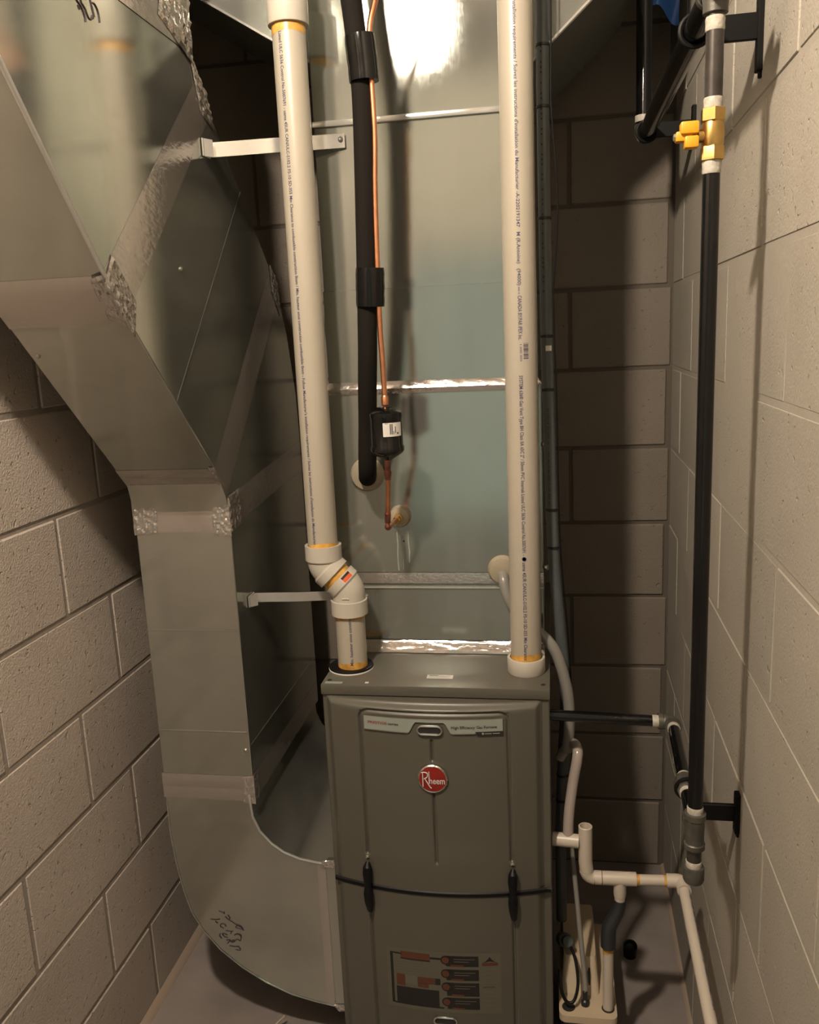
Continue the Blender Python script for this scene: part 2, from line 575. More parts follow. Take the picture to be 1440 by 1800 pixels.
# the wall behind the viewer, with the doorway to the lighter room
structure(MB().box((XL - 0.1, YF - 0.10, 0), (-0.78, YF, ZC)).box((0.16, YF - 0.10, 0), (XR + 0.1, YF, ZC)).box((-0.78, YF - 0.10, 1.95), (0.16, YF, ZC)).build('wall_front', M['block_smooth']))

# ------------------------------------------------------------------ the lamp (above the frame; it shows in the sheet metal)
t = thing('ceiling_lamp', 'bare globe bulb in a white porcelain ceiling holder', 'lamp', (BULB_POS[0], BULB_POS[1], ZC))
bx_, by_, bz_ = BULB_POS
MB().lathe([(0.055, 0), (0.055, -0.012), (0.035, -0.045), (0.026, -0.075), (0.018, -0.085)], (bx_, by_, ZC), n=24).build('lamp_holder', M['porcelain'], t)
MB().lathe([(0.013, 0.066), (0.020, 0.052), (0.036, 0.034), (0.045, 0.016), (0.048, 0.0), (0.045, -0.017), (0.036, -0.032), (0.022, -0.043), (0.008, -0.0475), (0.0005, -0.048)], BULB_POS, n=20).build('bulb', M['bulb'], t)

# ------------------------------------------------------------------ furnace
FX0, FX1, FY0, FY1, FZ = -0.455, -0.009, 1.53, 2.24, 0.8636
furnace = thing('furnace', 'dark grey gas furnace with bowed doors and a red round badge', 'furnace', (-0.232, 1.88, 0))
MB().box((FX0, FY0 + 0.006, 0.0), (FX1, FY1, FZ - 0.004), 0.002).build('cabinet', M['fpaint'], furnace)
mb = MB().box((FX0 - 0.001, FY0, FZ - 0.021), (FX1 + 0.001, FY1, FZ), 0.0018, 2)
mb.build('top_panel', M['fpaint'], furnace)
for (x, y) in ((-0.443, 1.553), (-0.021, 1.553)):
    MB().lathe([(0.0045, 0), (0.0045, 0.0006)], (x, y, FZ), n=14).build('screw_hole', M['fdark'], furnace)
# printed notice on the top
st = MB().box((-0.250, 1.572, FZ), (-0.198, 1.590, FZ + 0.0004)).build('notice_sticker', M['white'], furnace)
for i in range(3):
    MB().box((-0.246, 1.576 + i * 0.0042, FZ + 0.0004), (-0.204 - 0.006 * (i == 1), 1.5768 + i * 0.0042, FZ + 0.0006)).build('printed_line', M['lab_grey'], st)
MB().box((-0.246, 1.5845 + 0.0012, FZ + 0.0004), (-0.228, 1.5875, FZ + 0.0006)).build('printed_line', M['ink'], st)
MB().box((-0.449, 1.536, FZ), (-0.414, 1.546, FZ + 0.0004)).build('grey_sticker', M['silver'], furnace)
MB().box((-0.3685, 1.5405, FZ), (-0.3615, 1.547, FZ + 0.0006)).build('paint_chip', M['white'], furnace)

DX0, DX1 = -0.447, -0.024
DC = (DX0 + DX1) / 2
def bow(x):
    u = (x - DC) / ((DX1 - DX0) / 2)
    return 0.033 * (1 - u * u)
def seg_d(px, pz, a, b):
    ax, az = a; bx, bz = b
    dx, dz = bx - ax, bz - az
    t_ = max(0, min(1, ((px - ax) * dx + (pz - az) * dz) / (dx * dx + dz * dz)))
    return math.hypot(px - ax - dx * t_, pz - az - dz * t_)
def arc(cx, cz, r, a0, a1, k=6):
    return [(cx + r * math.cos(a0 + (a1 - a0) * i / k), cz + r * math.sin(a0 + (a1 - a0) * i / k)) for i in range(k + 1)]
U_PATH = [(-0.375, 0.513)] + arc(-0.358, 0.806, 0.017, PI, PI / 2) + arc(-0.105, 0.806, 0.017, PI / 2, 0) + [(-0.086, 0.511)]
RIBS = [[(-0.2335, 0.768), (-0.2335, 0.728)], [(-0.2335, 0.656), (-0.2325, 0.508)]]
LOW = [[(-0.3755, 0.372), (-0.3755, 0.03)], [(-0.0845, 0.372), (-0.0845, 0.03)]]
def path_d(x, z, P):
    return min(seg_d(x, z, P[i], P[i + 1]) for i in range(len(P) - 1))
def smooth(a, b, t_):
    t_ = max(0, min(1, (t_ - a) / (b - a)))
    return t_ * t_ * (3 - 2 * t_)
def door_mesh(z0, z1, grooves, inner, nx, nz):
    mb = MB()
    def fn(u, v):
        x = DX0 + (DX1 - DX0) * u
        z = z0 + (z1 - z0) * v
        e = min(x - DX0, DX1 - x, (z1 - z) if inner else 1, 1 if inner else (z - z0))
        h = bow(x)
        y = FY0 - 0.004 - h
        # rolled outer edge
        y += 0.0085 * (1 - smooth(0.0, 0.013, e)) + h * 0.25 * (1 - smooth(0.0, 0.020, min(z1 - z if inner else 1, 1)))
        # raised outer frame falling to the inner field
        for P, w, d in grooves:
            q = path_d(x, z, P)
            y += d * (1 - smooth(0.0, w, q))
        if inner and -0.375 < x < -0.086 and z < 0.823:
            q = path_d(x, z, U_PATH)
            y += 0.0022 * smooth(0.0, 0.006, q) * smooth(0.500, 0.56, z)
        return (x, y, z)
    mb.grid(fn, nx, nz)
    # returned edges back to the cabinet
    n = nx + 1
    def skirt(idx):
        vs = [mb.v[i] for i in idx]
        mb.add(vs + [(v[0], FY0 + 0.006, v[2]) for v in vs], [(i, i + 1, len(vs) + i + 1, len(vs) + i) for i in range(len(vs) - 1)])
    skirt([i for i in range(n)])
    skirt([nz * n + i for i in range(n)])
    skirt([j * n for j in range(nz + 1)])
    skirt([j * n + nx for j in range(nz + 1)])
    return mb
ud = door_mesh(0.445, 0.8405, [(U_PATH, 0.0052, 0.0062)] + [(r, 0.0046, 0.0055) for r in RIBS] + [([(-0.2335, 0.691), (-0.2334, 0.6911)], 0.034, 0.004)], True, 230, 200)
upper_door = ud.build('upper_door', M['fpaint'], furnace, angle=50)
ld = door_mesh(0.03, 0.434, [(r, 0.005, 0.0055) for r in LOW], False, 200, 60)
lower_door = ld.build('lower_door', M['fpaint'], furnace, angle=50)
def door_pt(x, z, off):
    return (x, FY0 - 0.004 - bow(x) - off, z)
def bow_strip(poly_top, poly_bot, off, name, mat, parent):
    """thin band on the bowed door between two polylines with the same x values."""
    vs = [door_pt(x, z, off) for x, z in poly_top] + [door_pt(x, z, off) for x, z in poly_bot]
    n = len(poly_top)
    fs = [(n + i, n + i + 1, i + 1, i) for i in range(n - 1)]
    return MB().add(vs, fs).build(name, mat, parent, fix=False)
def bow_rect(x0, x1, z0, z1, off, name, mat, parent, k=8):
    xs = [x0 + (x1 - x0) * i / k for i in range(k + 1)]
    return bow_strip([(x, z1) for x in xs], [(x, z0) for x in xs], off, name, mat, parent)
def bow_text(body, x0, z0, w, h, off, name, mat, parent):
    vs, fs, tw = text_geo(body, 3)
    return MB().add([door_pt(x0 + x * w / tw, z0 + y * h / 0.7, off) for x, y in vs], fs).build(name, mat, parent, fix=False)
# gasket between the doors
mb = MB()
xs = [DX0 + (DX1 + 0.012 - DX0) * i / 40 for i in range(41)]
def gk(u, v):
    x = DX0 - 0.004 + (DX1 + 0.014 - DX0 + 0.004) * u
    return (x, FY0 - 0.0035 - max(-0.002, bow(x)) - 0.004 * math.sin(PI * v) - 0.001 * math.sin(3 * PI * v), 0.4335 + 0.012 * v)
mb.grid(gk, 60, 8)
mb.build('door_gasket', M['rubber'], furnace)
# twist latches over the gasket
for x in (-0.3755, -0.0845):
    y = FY0 - 0.006 - bow(x)
    lt = MB()
    lt.tube([(x + 0.001, y - 0.004, 0.497), (x + 0.001, y - 0.010, 0.488), (x, y - 0.011, 0.474), (x, y - 0.010, 0.456), (x, y - 0.009, 0.444)], [0.004, 0.009, 0.0095, 0.0078, 0.007], 12, ell=(0.8, 1))
    lt.tube([(x, y - 0.009, 0.446), (x, y - 0.010, 0.440), (x, y - 0.012, 0.430), (x, y - 0.011, 0.412), (x + 0.001, y - 0.008, 0.390), (x + 0.001, y - 0.004, 0.383)], [0.007, 0.008, 0.0096, 0.0088, 0.006, 0.003], 12, ell=(0.8, 1))
    lo_ = lt.build('latch', M['rubber'], furnace)
    MB().lathe([(0.004, 0), (0.004, 0.002), (0.002, 0.003)], (x, y + 0.0005, 0.506), (0, -1, 0), n=12).build('rivet', M['chrome'], furnace)
# name plate with notch for the hand slot
NP_T = 0.8145; NP_B = 0.7855
xs = [-0.366 + (0.269) * i / 60 for i in range(61)]
def np_bot(x):
    d = abs(x + 0.2355)
    if d < 0.029: return NP_T - 0.007
    if d < 0.040: return NP_T - 0.007 + (NP_B - NP_T + 0.007) * (d - 0.029) / 0.011
    return NP_B
plate = bow_strip([(x, NP_T) for x in xs], [(x, np_bot(x)) for x in xs], 0.0012, 'name_plate', M['silver'], upper_door)
bow_rect(-0.366, -0.278, NP_B - 0.0012, NP_B + 0.0004, 0.0016, 'plate_edge', M['chrome'], upper_door)
bow_rect(-0.193, -0.150, NP_B - 0.0012, NP_B + 0.0006, 0.0016, 'plate_edge', M['chrome'], upper_door)
bow_rect(-0.366, -0.097, NP_T - 0.0008, NP_T + 0.0004, 0.0016, 'plate_edge', M['chrome'], upper_door, 24)
xs2 = [-0.149 + 0.052 * i / 8 for i in range(9)]
bow_strip([(x, NP_B + 0.0035) for x in xs2], [(x + (0.004 if i == 0 else 0), NP_B - 0.004) for i, x in enumerate(xs2)], 0.0018, 'badge_strip', M['fdark'], upper_door)
bow_rect(-0.131, -0.118, NP_B - 0.0013, NP_B + 0.0003, 0.0022, 'printed_line', M['silver'], upper_door, 3)
bow_rect(-0.116, -0.103, NP_B - 0.0013, NP_B + 0.0003, 0.0022, 'printed_line', M['silver'], upper_door, 3)
MB().lathe([(0.0022, 0), (0.0022, 0.0004)], door_pt(-0.1345, NP_B - 0.0004, 0.0018), (0, -1, 0), n=12).build('dot', M['silver'], upper_door)
bow_text('PRESTIGE', -0.3575, 0.7985, 0.038, 0.0052, 0.0018, 'lettering', M['redtext'], upper_door)
bow_text('series', -0.3165, 0.7985, 0.020, 0.0052, 0.0018, 'lettering', M['ink'], upper_door)
bow_text('High Efficiency Gas Furnace', -0.194, 0.7955, 0.086, 0.0056, 0.0018, 'lettering', M['ink'], upper_door)
def slot(cx, cz, parent):
    """hand slot: chrome stadium rim round a dark pocket."""
    P = [door_pt(cx + x, cz + z, 0.003) for x, z in arc(0.015, 0, 0.0085, -PI / 2, PI / 2) + arc(-0.015, 0, 0.0085, PI / 2, 3 * PI / 2)]
    P.append(P[0])
    MB().tube(P, 0.0021, 8, caps=False).build('slot_rim', M['chrome'], parent)
    Q = arc(0.015, 0, 0.0082, -PI / 2, PI / 2) + arc(-0.015, 0, 0.0082, PI / 2, 3 * PI / 2)
    mb = MB()
    y = FY0 - 0.004 - bow(cx)
    mb.prism([(cx + x, cz + z) for x, z in Q], 'XZ', y - 0.0022, y + 0.02)
    mb.build('hand_slot', M['fdark'], parent)
slot(-0.2355, 0.7925, upper_door)
slot(-0.228, 0.147, lower_door)
# round badge
bc = Vector(door_pt(-0.2335, 0.691, -0.001))
bd = MB().lathe([(0.0295, 0), (0.0295, 0.003), (0.0275, 0.0048), (0.0262, 0.0042)], bc, (0, -1, 0), n=48).build('badge_rim', M['chrome'], upper_door)
MB().lathe([(0.0264, 0.002), (0.0264, 0.0042), (0.018, 0.0052), (0.008, 0.0058), (0.0001, 0.006)], bc, (0, -1, 0), n=40).build('badge', M['red'], upper_door)
def flat_text(body, x0, z0, w, h, y, name, mat, parent, shear=0):
    vs, fs, tw = text_geo(body, 4)
    def yy(x, z):
        return y + 0.35 * ((x + 0.2335) ** 2 + (z - 0.691) ** 2) / 0.0264 * 0.1
    out = []
    for a, b in vs:
        x = x0 + a * w / tw; z = z0 + b * h / 0.7
        out.append((x, yy(x, z), z))
    return MB().add(out, fs).build(name, mat, parent, fix=False)
by0 = bc.y - 0.0066
flat_text('heem', -0.2395, 0.6825, 0.0300, 0.0135, by0, 'lettering', M['white'], upper_door)
# tall R with a sweeping leg
mb = MB()
Rv = [[(-0.2520, 0.6765), (-0.2520, 0.7045)], [(-0.2545, 0.7055), (-0.248, 0.7065), (-0.2435, 0.7045), (-0.2425, 0.700), (-0.2445, 0.6955), (-0.250, 0.6925)], [(-0.2475, 0.692), (-0.243, 0.684), (-0.238, 0.6755), (-0.2355, 0.6735)], [(-0.2398, 0.6838), (-0.2398, 0.7075)]]
for s_ in Rv:
    pts = spline([(x, by0 - 0.0001, z) for x, z in s_], 4) if len(s_) > 2 else [(x, by0 - 0.0001, z) for x, z in s_]
    mb.tube(pts, 0.0011, 8, ell=(0.35, 1) if False else None)
mb.build('lettering', M['white'], upper_door)
# instruction label on the lower door
LX0, LX1, LZ0, LZ1 = -0.347, -0.112, 0.166, 0.3075
lab = bow_rect(LX0, LX1, LZ0, LZ1, 0.0006, 'instruction_label', M['lab_bg'], lower_door, 20)
def L2(u, v):
    return LX0 + (LX1 - LX0) * u, LZ1 - (LZ1 - LZ0) * v
def lrect(u0, u1, v0, v1, mat, name='label_field', off=0.0010, k=8):
    x0, za = L2(u0, v0); x1, zb = L2(u1, v1)
    return bow_rect(x0, x1, zb, za, off, name, M[mat], lower_door, k)
lrect(0.035, 0.060, 0.10, 0.93, 'lab_black'); lrect(0.035, 0.14, 0.08, 0.105, 'lab_black')
lrect(0.13, 0.39, 0.045, 0.155, 'lab_rust'); lrect(0.13, 0.39, 0.155, 0.175, 'lab_black')
lrect(0.39, 0.49, 0.095, 0.125, 'lab_black')
lrect(0.08, 0.46, 0.64, 0.93, 'lab_black'); lrect(0.06, 0.50, 0.91, 0.935, 'lab_black')
lrect(0.085, 0.16, 0.43, 0.62, 'lab_rust'); lrect(0.165, 0.27, 0.43, 0.575, 'lab_grey'); lrect(0.275, 0.43, 0.44, 0.545, 'lab_rust')
lrect(0.43, 0.475, 0.44, 0.545, 'lab_black'); lrect(0.275, 0.37, 0.55, 0.61, 'lab_rust')
for i in range(5):
    lrect(0.09, 0.36 + 0.03 * ((i * 7) % 3), 0.20 + i * 0.045, 0.212 + i * 0.045, 'lab_grey', 'printed_line')
for i, (v0, v1) in enumerate(((0.05, 0.22), (0.27, 0.45), (0.49, 0.71), (0.74, 0.93))):
    lrect(0.53, 0.81, v0, v1, 'lab_black')
    for q in range(2):
        lrect(0.60, 0.78 - 0.05 * q, v0 + 0.045 + q * 0.04, v0 + 0.055 + q * 0.04, 'lab_grey', 'printed_line', 0.0014)
    lrect(0.57, 0.68, v1 - 0.03, v1, 'lab_rust', 'label_field', 0.0013)
    x, z = L2(0.525, v0 + 0.07)
    MB().lathe([(0.0098, 0), (0.0098, 0.0005)], door_pt(x, z, 0.0013), (0, -1, 0), n=20).build('label_dot', M['lab_black'], lower_door)
    MB().lathe([(0.0072, 0), (0.0072, 0.0009)], door_pt(x, z, 0.0013), (0, -1, 0), n=20).build('label_dot', M['lab_rust'], lower_door)
lrect(0.84, 0.975, 0.155, 0.205, 'lab_rust')
x, z = L2(0.905, 0.15)
vs = [door_pt(x + a * 0.001, z + b * 0.001, 0.0012) for a, b in ((-14, 0), (-9, 2), (-2, 9), (-2, 12), (2, 12), (2, 9), (9, 2), (14, 0), (0, 3))]
MB().add(vs, [(0, 1, 2, 8), (2, 3, 4, 5, 8), (5, 6, 7, 8)]).build('warning_figure', M['lab_black'], lower_door, fix=False)
for i in range(9):
    lrect(0.845, 0.965 - 0.02 * (i % 3), 0.25 + i * 0.075, 0.265 + i * 0.075, 'lab_rust' if i == 4 else 'lab_grey', 'printed_line')

# ------------------------------------------------------------------ coil case on the furnace
CY = 1.72
coil = thing('coil_case', 'galvanized coil case standing on the furnace, foil taped round its foot', 'coil case', (-0.237, 1.96, FZ))
MB().box((-0.462, CY, FZ), (-0.019, 2.21, 1.432), 0.0015).build('case_body', M['galv'], coil)
MB().box((-0.455, CY - 0.0035, 1.040), (-0.020, CY + 0.001, 1.418), 0.0012).build('access_panel', M['galv'], coil)
MB().box((-0.455, CY - 0.0025, 0.890), (-0.020, CY + 0.001, 1.006), 0.0010).build('lower_panel', M['galv'], coil)
MB().box((-0.456, CY - 0.006, 1.0055), (-0.019, CY, 1.0085), 0.0008).build('panel_lip', M['strap'], coil)
fl = MB().box((-0.4655, CY - 0.005, 0.885), (-0.4555, CY + 0.012, 1.418), 0.001).build('corner_flange', M['galv'], coil)
for z in (0.93, 1.06, 1.14, 1.22, 1.30, 1.38):
    MB().lathe([(0.0028, 0), (0.0028, 0.0012), (0.0012, 0.002)], (-0.4605, CY - 0.005, z), (0, -1, 0), n=10).build('screw', M['screw'], coil)
for z in (0.975, 1.23):
    MB().lathe([(0.004, 0), (0.004, 0.004), (0.003, 0.007), (0.006, 0.007), (0.006, 0.010)], (-0.019, CY + 0.006, z + 0.075), (1, -0.5, 0), n=10).build('screw', M['screw'], coil)
crumple([(-0.462, CY - 0.0140, FZ + 0.0008), (-0.019, CY - 0.0140, FZ + 0.0008), (-0.019, CY - 0.0015, 0.8885), (-0.462, CY - 0.0015, 0.8885)], 46, 9, 0.0026, (0, -0.8, 0.6)).build('foil_tape', M['foil'], coil, fix=False, angle=25)
crumple([(-0.458, CY - 0.004, 1.017), (-0.019, CY - 0.004, 1.017), (-0.019, CY - 0.003, 1.040), (-0.458, CY - 0.003, 1.040)], 60, 4, 0.0012, (0, -1, 0)).build('foil_tape', M['foil_c'], coil, fix=False, angle=14)
crumple([(-0.466, CY + 0.01, 1.045), (-0.456, CY - 0.0065, 1.045), (-0.456, CY - 0.0065, 1.40), (-0.466, CY + 0.01, 1.40)], 2, 40, 0.0009, (-0.5, -0.8, 0)).build('foil_tape', M['foil'], coil, fix=False, angle=14)
# putty rings where lines go in
def putty(x, z, r, name='putty_ring', sq=1.0):
    mb = MB()
    ring = [(x + r * 0.62 * math.cos(2 * PI * k / 26) * (1 + 0.05 * math.sin(3 * k)), CY - 0.010, z + sq * r * 0.62 * math.sin(2 * PI * k / 26)) for k in range(27)]
    mb.lathe([(r, 0.0), (r * 0.97, 0.008), (r * 0.85, 0.014), (r * 0.5, 0.017), (0.001, 0.018)], (x, CY - 0.002, z), (0, -1, 0), n=26)
    return mb.build(name, M['putty'], coil)
putty(-0.3785, 1.252, 0.036)
putty(-0.314, 1.1625, 0.0235)
putty(-0.103, 1.047, 0.031)
# dried drips under the liquid line
for x, z0, z1, w in ((-0.322, 1.128, 1.045, 0.0016), (-0.311, 1.120, 1.047, 0.0012), (-0.298, 1.135, 1.062, 0.0018)):
    mb = MB()
    pts = [(x + 0.0006 * math.sin(k * 0.8 + x * 900), z0 + (z1 - z0) * k / 10) for k in range(11)]
    vs = [(p[0] - w * (0.6 + 0.4 * random.random()), CY - 0.0039, p[1]) for p in pts] + [(p[0] + w * (0.6 + 0.4 * random.random()), CY - 0.0039, p[1]) for p in pts]
    mb.add(vs, [(i, 11 + i, 12 + i, i + 1) for i in range(10)])
    mb.build('dried_drip', M['streak'], coil, fix=False)
MB().lathe([(0.0018, 0), (0.0018, 0.0008)], (-0.3085, CY - 0.0035, 1.1085), (0, -1, 0), n=8).build('screw', M['ink'], coil)

# ------------------------------------------------------------------ supply plenum above it
plen = thing('supply_plenum', 'tall galvanized supply plenum rising above the coil case, flared at the top', 'duct', (-0.237, 1.96, 1.433))
PX0, PX1 = -0.449, -0.026
MB().box((PX0, CY + 0.002, 1.433), (PX1, 2.20, 2.50), 0.0015).build('plenum_body', M['galv'], plen)
MB().box((PX0 - 0.001, CY - 0.005, 1.9315), (PX1 + 0.001, CY + 0.004, 1.9425), 0.0015, 2).build('seam_lip', M['strap'], plen)
MB().box((PX0 - 0.001, CY - 0.0005, 1.6215), (PX1 + 0.001, CY + 0.004, 1.6245), 0.0006).build('seam_lip', M['galv'], plen)
MB().box((PX0 - 0.001, CY - 0.0006, 1.433), (PX1 + 0.001, CY + 0.004, 1.623), 0.0006).build('lower_skin', M['galv'], plen)
crumple([(-0.458, CY - 0.0045, 1.417), (-0.019, CY - 0.0045, 1.417), (-0.018, CY - 0.008, 1.428), (-0.456, CY - 0.008, 1.428)], 60, 3, 0.0016, (0, -1, 0)).build('foil_tape', M['foil_c'], plen, fix=False, angle=14)
crumple([(-0.456, CY - 0.0085, 1.4275), (-0.018, CY - 0.0085, 1.4275), (-0.026, CY - 0.001, 1.442), (-0.450, CY - 0.001, 1.442)], 70, 4, 0.0018, (0, -1, 0)).build('foil_tape', M['foil'], plen, fix=False, angle=14)
# flared transition, a wedge to each side
def flare(p, name):
    mb = MB().prism(p, 'XZ', CY + 0.018, 2.15)
    return mb.build(name, M['galv_d'], plen)
flare([(PX0 + 0.001, 2.050), (PX0 + 0.001, 2.50), (-0.935, 2.50), (-0.935, 2.355)], 'left_flare')
flare([(PX1 - 0.001, 2.015), (PX1 - 0.001, 2.50), (0.160, 2.50), (0.160, 2.179)], 'right_flare')
def lip(a, b, name):
    mb = MB()
    d = Vector((b[0] - a[0], 0, b[1] - a[1])).normalized()
    nrm = Vector((-d.z, 0, d.x))
    if nrm.z > 0: nrm = -nrm
    y0, y1 = CY + 0.010, CY + 0.018
    A, B = Vector((a[0], 0, a[1])), Vector((b[0], 0, b[1]))
    q = [A, B, B - nrm * 0.004, A - nrm * 0.004]
    vs = [(v.x, y0, v.z) for v in q] + [(v.x, y1, v.z) for v in q]
    mb.add(vs, [(0, 1, 2, 3), (7, 6, 5, 4), (0, 4, 5, 1), (1, 5, 6, 2), (2, 6, 7, 3), (3, 7, 4, 0)])
    mb.build(name, M['strap'], plen)
lip((PX0, 2.051), (-0.935, 2.355), 'flare_seam')
lip((PX1, 2.016), (0.160, 2.181), 'flare_seam')

# ------------------------------------------------------------------ return duct on the left
RXL, RXR, RYF, RYB = -0.825, -0.626, 1.56, 2.07
ret = thing('return_duct', 'galvanized return duct bending from the ceiling down into the furnace side', 'duct', (-0.70, 1.80, 0.095))
MB().box((RXL, RYF, 0.600), (RXR, RYB, 1.205), 0.001).build('vertical_section', M['galv_r'], ret)
outer = [(-0.823, 0.600), (-0.825, 0.571), (-0.825, 0.491), (-0.819, 0.425), (-0.809, 0.360), (-0.795, 0.305), (-0.772, 0.262), (-0.737, 0.217), (-0.690, 0.176), (-0.637, 0.142), (-0.580, 0.117), (-0.528, 0.104), (-0.482, 0.096), (-0.4575, 0.095)]
inner = [(-0.4575, 0.446), (-0.481, 0.447), (-0.504, 0.450), (-0.537, 0.456), (-0.570, 0.469), (-0.596, 0.488), (-0.620, 0.516), (-0.633, 0.549), (-0.637, 0.600)]
MB().prism(outer + inner, 'XZ', RYF, RYB).build('lower_elbow', M['galv_r'], ret)
mb = MB()
mb.tube([(x, RYF - 0.001, z - 0.001) for x, z in inner[1:]], 0.0028, 8)
mb.build('elbow_seam', M['strap'], ret)
mb = MB()
mb.tube([(x + 0.001, RYF - 0.0005, z + 0.001) for x, z in outer[1:13]], 0.0018, 8)
mb.build('elbow_seam', M['galv_r'], ret)
MB().box((-0.480, RYF - 0.004, 0.094), (-0.4565, RYF + 0.02, 0.449), 0.001).build('collar_flange', M['galv_r'], ret)
strip([(-0.500, RYF, 0.098), (-0.482, RYF, 0.097), (-0.482, RYF, 0.447), (-0.500, RYF, 0.450)], (0, -1, 0), M['foil'], 'foil_tape', ret, nu=3, nv=20)
# mitred pieces seen in the YZ plane
MB().prism([(RYF, 1.205), (1.543, 1.268), (1.940, 1.682), (1.967, 1.650), (2.022, 1.546), (2.062, 1.400), (RYB, 1.300), (RYB, 1.205)], 'YZ', RXL, RXR).build('lower_offset', M['galv_r'], ret)
MB().prism([(1.543, 1.268), (1.200, 1.604), (1.606, 1.985), (1.940, 1.682)], 'YZ', RXL, RXR).build('slanted_section', M['galv_r'], ret)
MB().prism([(1.200, 1.604), (0.988, 1.863), (0.842, 2.055), (1.568, 2.055), (1.576, 2.020), (1.606, 1.985)], 'YZ', RXL, RXR).build('upper_offset', M['galv_r'], ret)
MB().box((RXL - 0.04, 0.80, 2.056), (RXR + 0.001, 1.572, 2.46), 0.0015).build('ceiling_trunk', M['galv_r'], ret)
# seams along the front right edges
def seam(pts, r, name, mat):
    MB().tube(pts, r, 8).build(name, mat, ret)
seam([(RXR - 0.0005, 1.192, 1.613), (RXR - 0.0005, 0.986, 1.865), (RXR - 0.0005, 0.842, 2.055)], 0.0035, 'edge_seam', M['strap'])
seam([(RXR - 0.0005, 1.540, 1.271), (RXR - 0.0005, 1.203, 1.601)], 0.0016, 'edge_seam', M['galv_r'])
seam([(RXR - 0.0005, RYF, 0.605), (RXR - 0.0005, RYF, 1.200)], 0.0016, 'edge_seam', M['galv_r'])
MB().prism([(1.372, 1.4385), (1.3745, 1.436), (1.7765, 1.833), (1.774, 1.8355)], 'YZ', RXR, RXR + 0.0005).build('cross_seam', M['galv_r'], ret)
MB().prism([(1.372, 1.4385), (1.3745, 1.436), (1.373, 1.4345), (1.3705, 1.437)], 'YZ', RXL, RXR).build('cross_seam', M['galv_r'], ret)
MB().box((RXL + 0.004, RYF - 0.0010, 0.7385), (RXR - 0.004, RYF + 0.001, 0.7415), 0.0004).build('cross_seam', M['galv_r'], ret)
MB().box((RXL + 0.004, RYF - 0.0008, 0.960), (RXR - 0.004, RYF + 0.001, 0.9630), 0.0004).build('cross_seam', M['galv_r'], ret)
MB().prism([(1.561, 0.706), (2.068, 0.706), (2.068, 0.7095), (1.561, 0.7095)], 'YZ', RXR, RXR + 0.0010).build('cross_seam', M['galv_r'], ret)
X1 = (1, 0, 0); FR = (0, -1, 0)
R_ = RXR
strip([(R_, RYF, 1.170), (R_, 2.069, 1.215), (R_, 2.069, 1.285), (R_, RYF, 1.236)], X1, M['foil'], 'foil_tape', ret, nu=24, nv=4, amp=0.0005)
strip([(R_, 1.552, 1.236), (R_, 1.985, 1.640), (R_, 1.930, 1.695), (R_, 1.508, 1.305)], X1, M['foil'], 'foil_tape', ret, nu=24, nv=4)
strip([(R_, 1.222, 1.570), (R_, 1.640, 1.953), (R_, 1.590, 2.005), (R_, 1.172, 1.640)], X1, M['foil'], 'foil_tape', ret, nu=24, nv=4)
strip([(R_, RYF, 0.584), (R_, 2.068, 0.584), (R_, 2.068, 0.640), (R_, RYF, 0.640)], X1, M['foil'], 'foil_tape', ret, nu=24, nv=4)
strip([(R_ + 0.001, 1.30, 2.036), (R_ + 0.001, 1.565, 2.036), (R_ + 0.001, 1.570, 2.085), (R_ + 0.001, 1.30, 2.085)], X1, M['foil'], 'foil_tape', ret, nu=20, nv=4, amp=0.0008)
strip([(R_ + 0.001, 0.84, 2.036), (R_ + 0.001, 1.30, 2.036), (R_ + 0.001, 1.30, 2.085), (R_ + 0.001, 0.82, 2.085)], X1, M['foil'], 'foil_tape', ret, nu=20, nv=4, amp=0.0008)
for z0, z1, t_ in ((0.584, 0.613, 0.0006), (0.611, 0.641, 0.0014), (1.168, 1.205, 0.0006), (1.203, 1.237, 0.0014)):
    strip([(RXL - 0.004, RYF, z0), (RXR + 0.002, RYF, z0), (RXR + 0.002, RYF, z1), (RXL - 0.004, RYF, z1)], FR, M['foil'], 'foil_tape', ret, t=t_, nu=16, nv=3, amp=0.0006)
SL = Vector((0, -0.70, -0.714))
def on_slant(z, y0=1.543, z0=1.268, y1=1.200, z1=1.604):
    return y0 + (y1 - y0) * (z - z0) / (z1 - z0)
for z0, z1, t_ in ((1.262, 1.285, 0.0006), (1.283, 1.302, 0.0012), (1.568, 1.604, 0.0008)):
    ya, yb = on_slant(z0), on_slant(z1)
    strip([(RXL - 0.002, ya, z0), (RXR + 0.001, ya, z0), (RXR + 0.001, yb, z1), (RXL - 0.002, yb, z1)], SL, M['foil'], 'foil_tape', ret, t=t_, nu=18, nv=3, amp=0.0007)
def on_upper(z):
    return 1.200 + (0.988 - 1.200) * (z - 1.604) / (1.863 - 1.604)
strip([(RXL - 0.002, on_upper(1.604), 1.604), (RXR + 0.001, on_upper(1.604), 1.604), (RXR + 0.001, on_upper(1.634), 1.634), (RXL - 0.002, on_upper(1.634), 1.634)], Vector((0, -0.774, -0.633)), M['foil'], 'foil_tape', ret, t=0.0008, nu=18, nv=3, amp=0.0008)
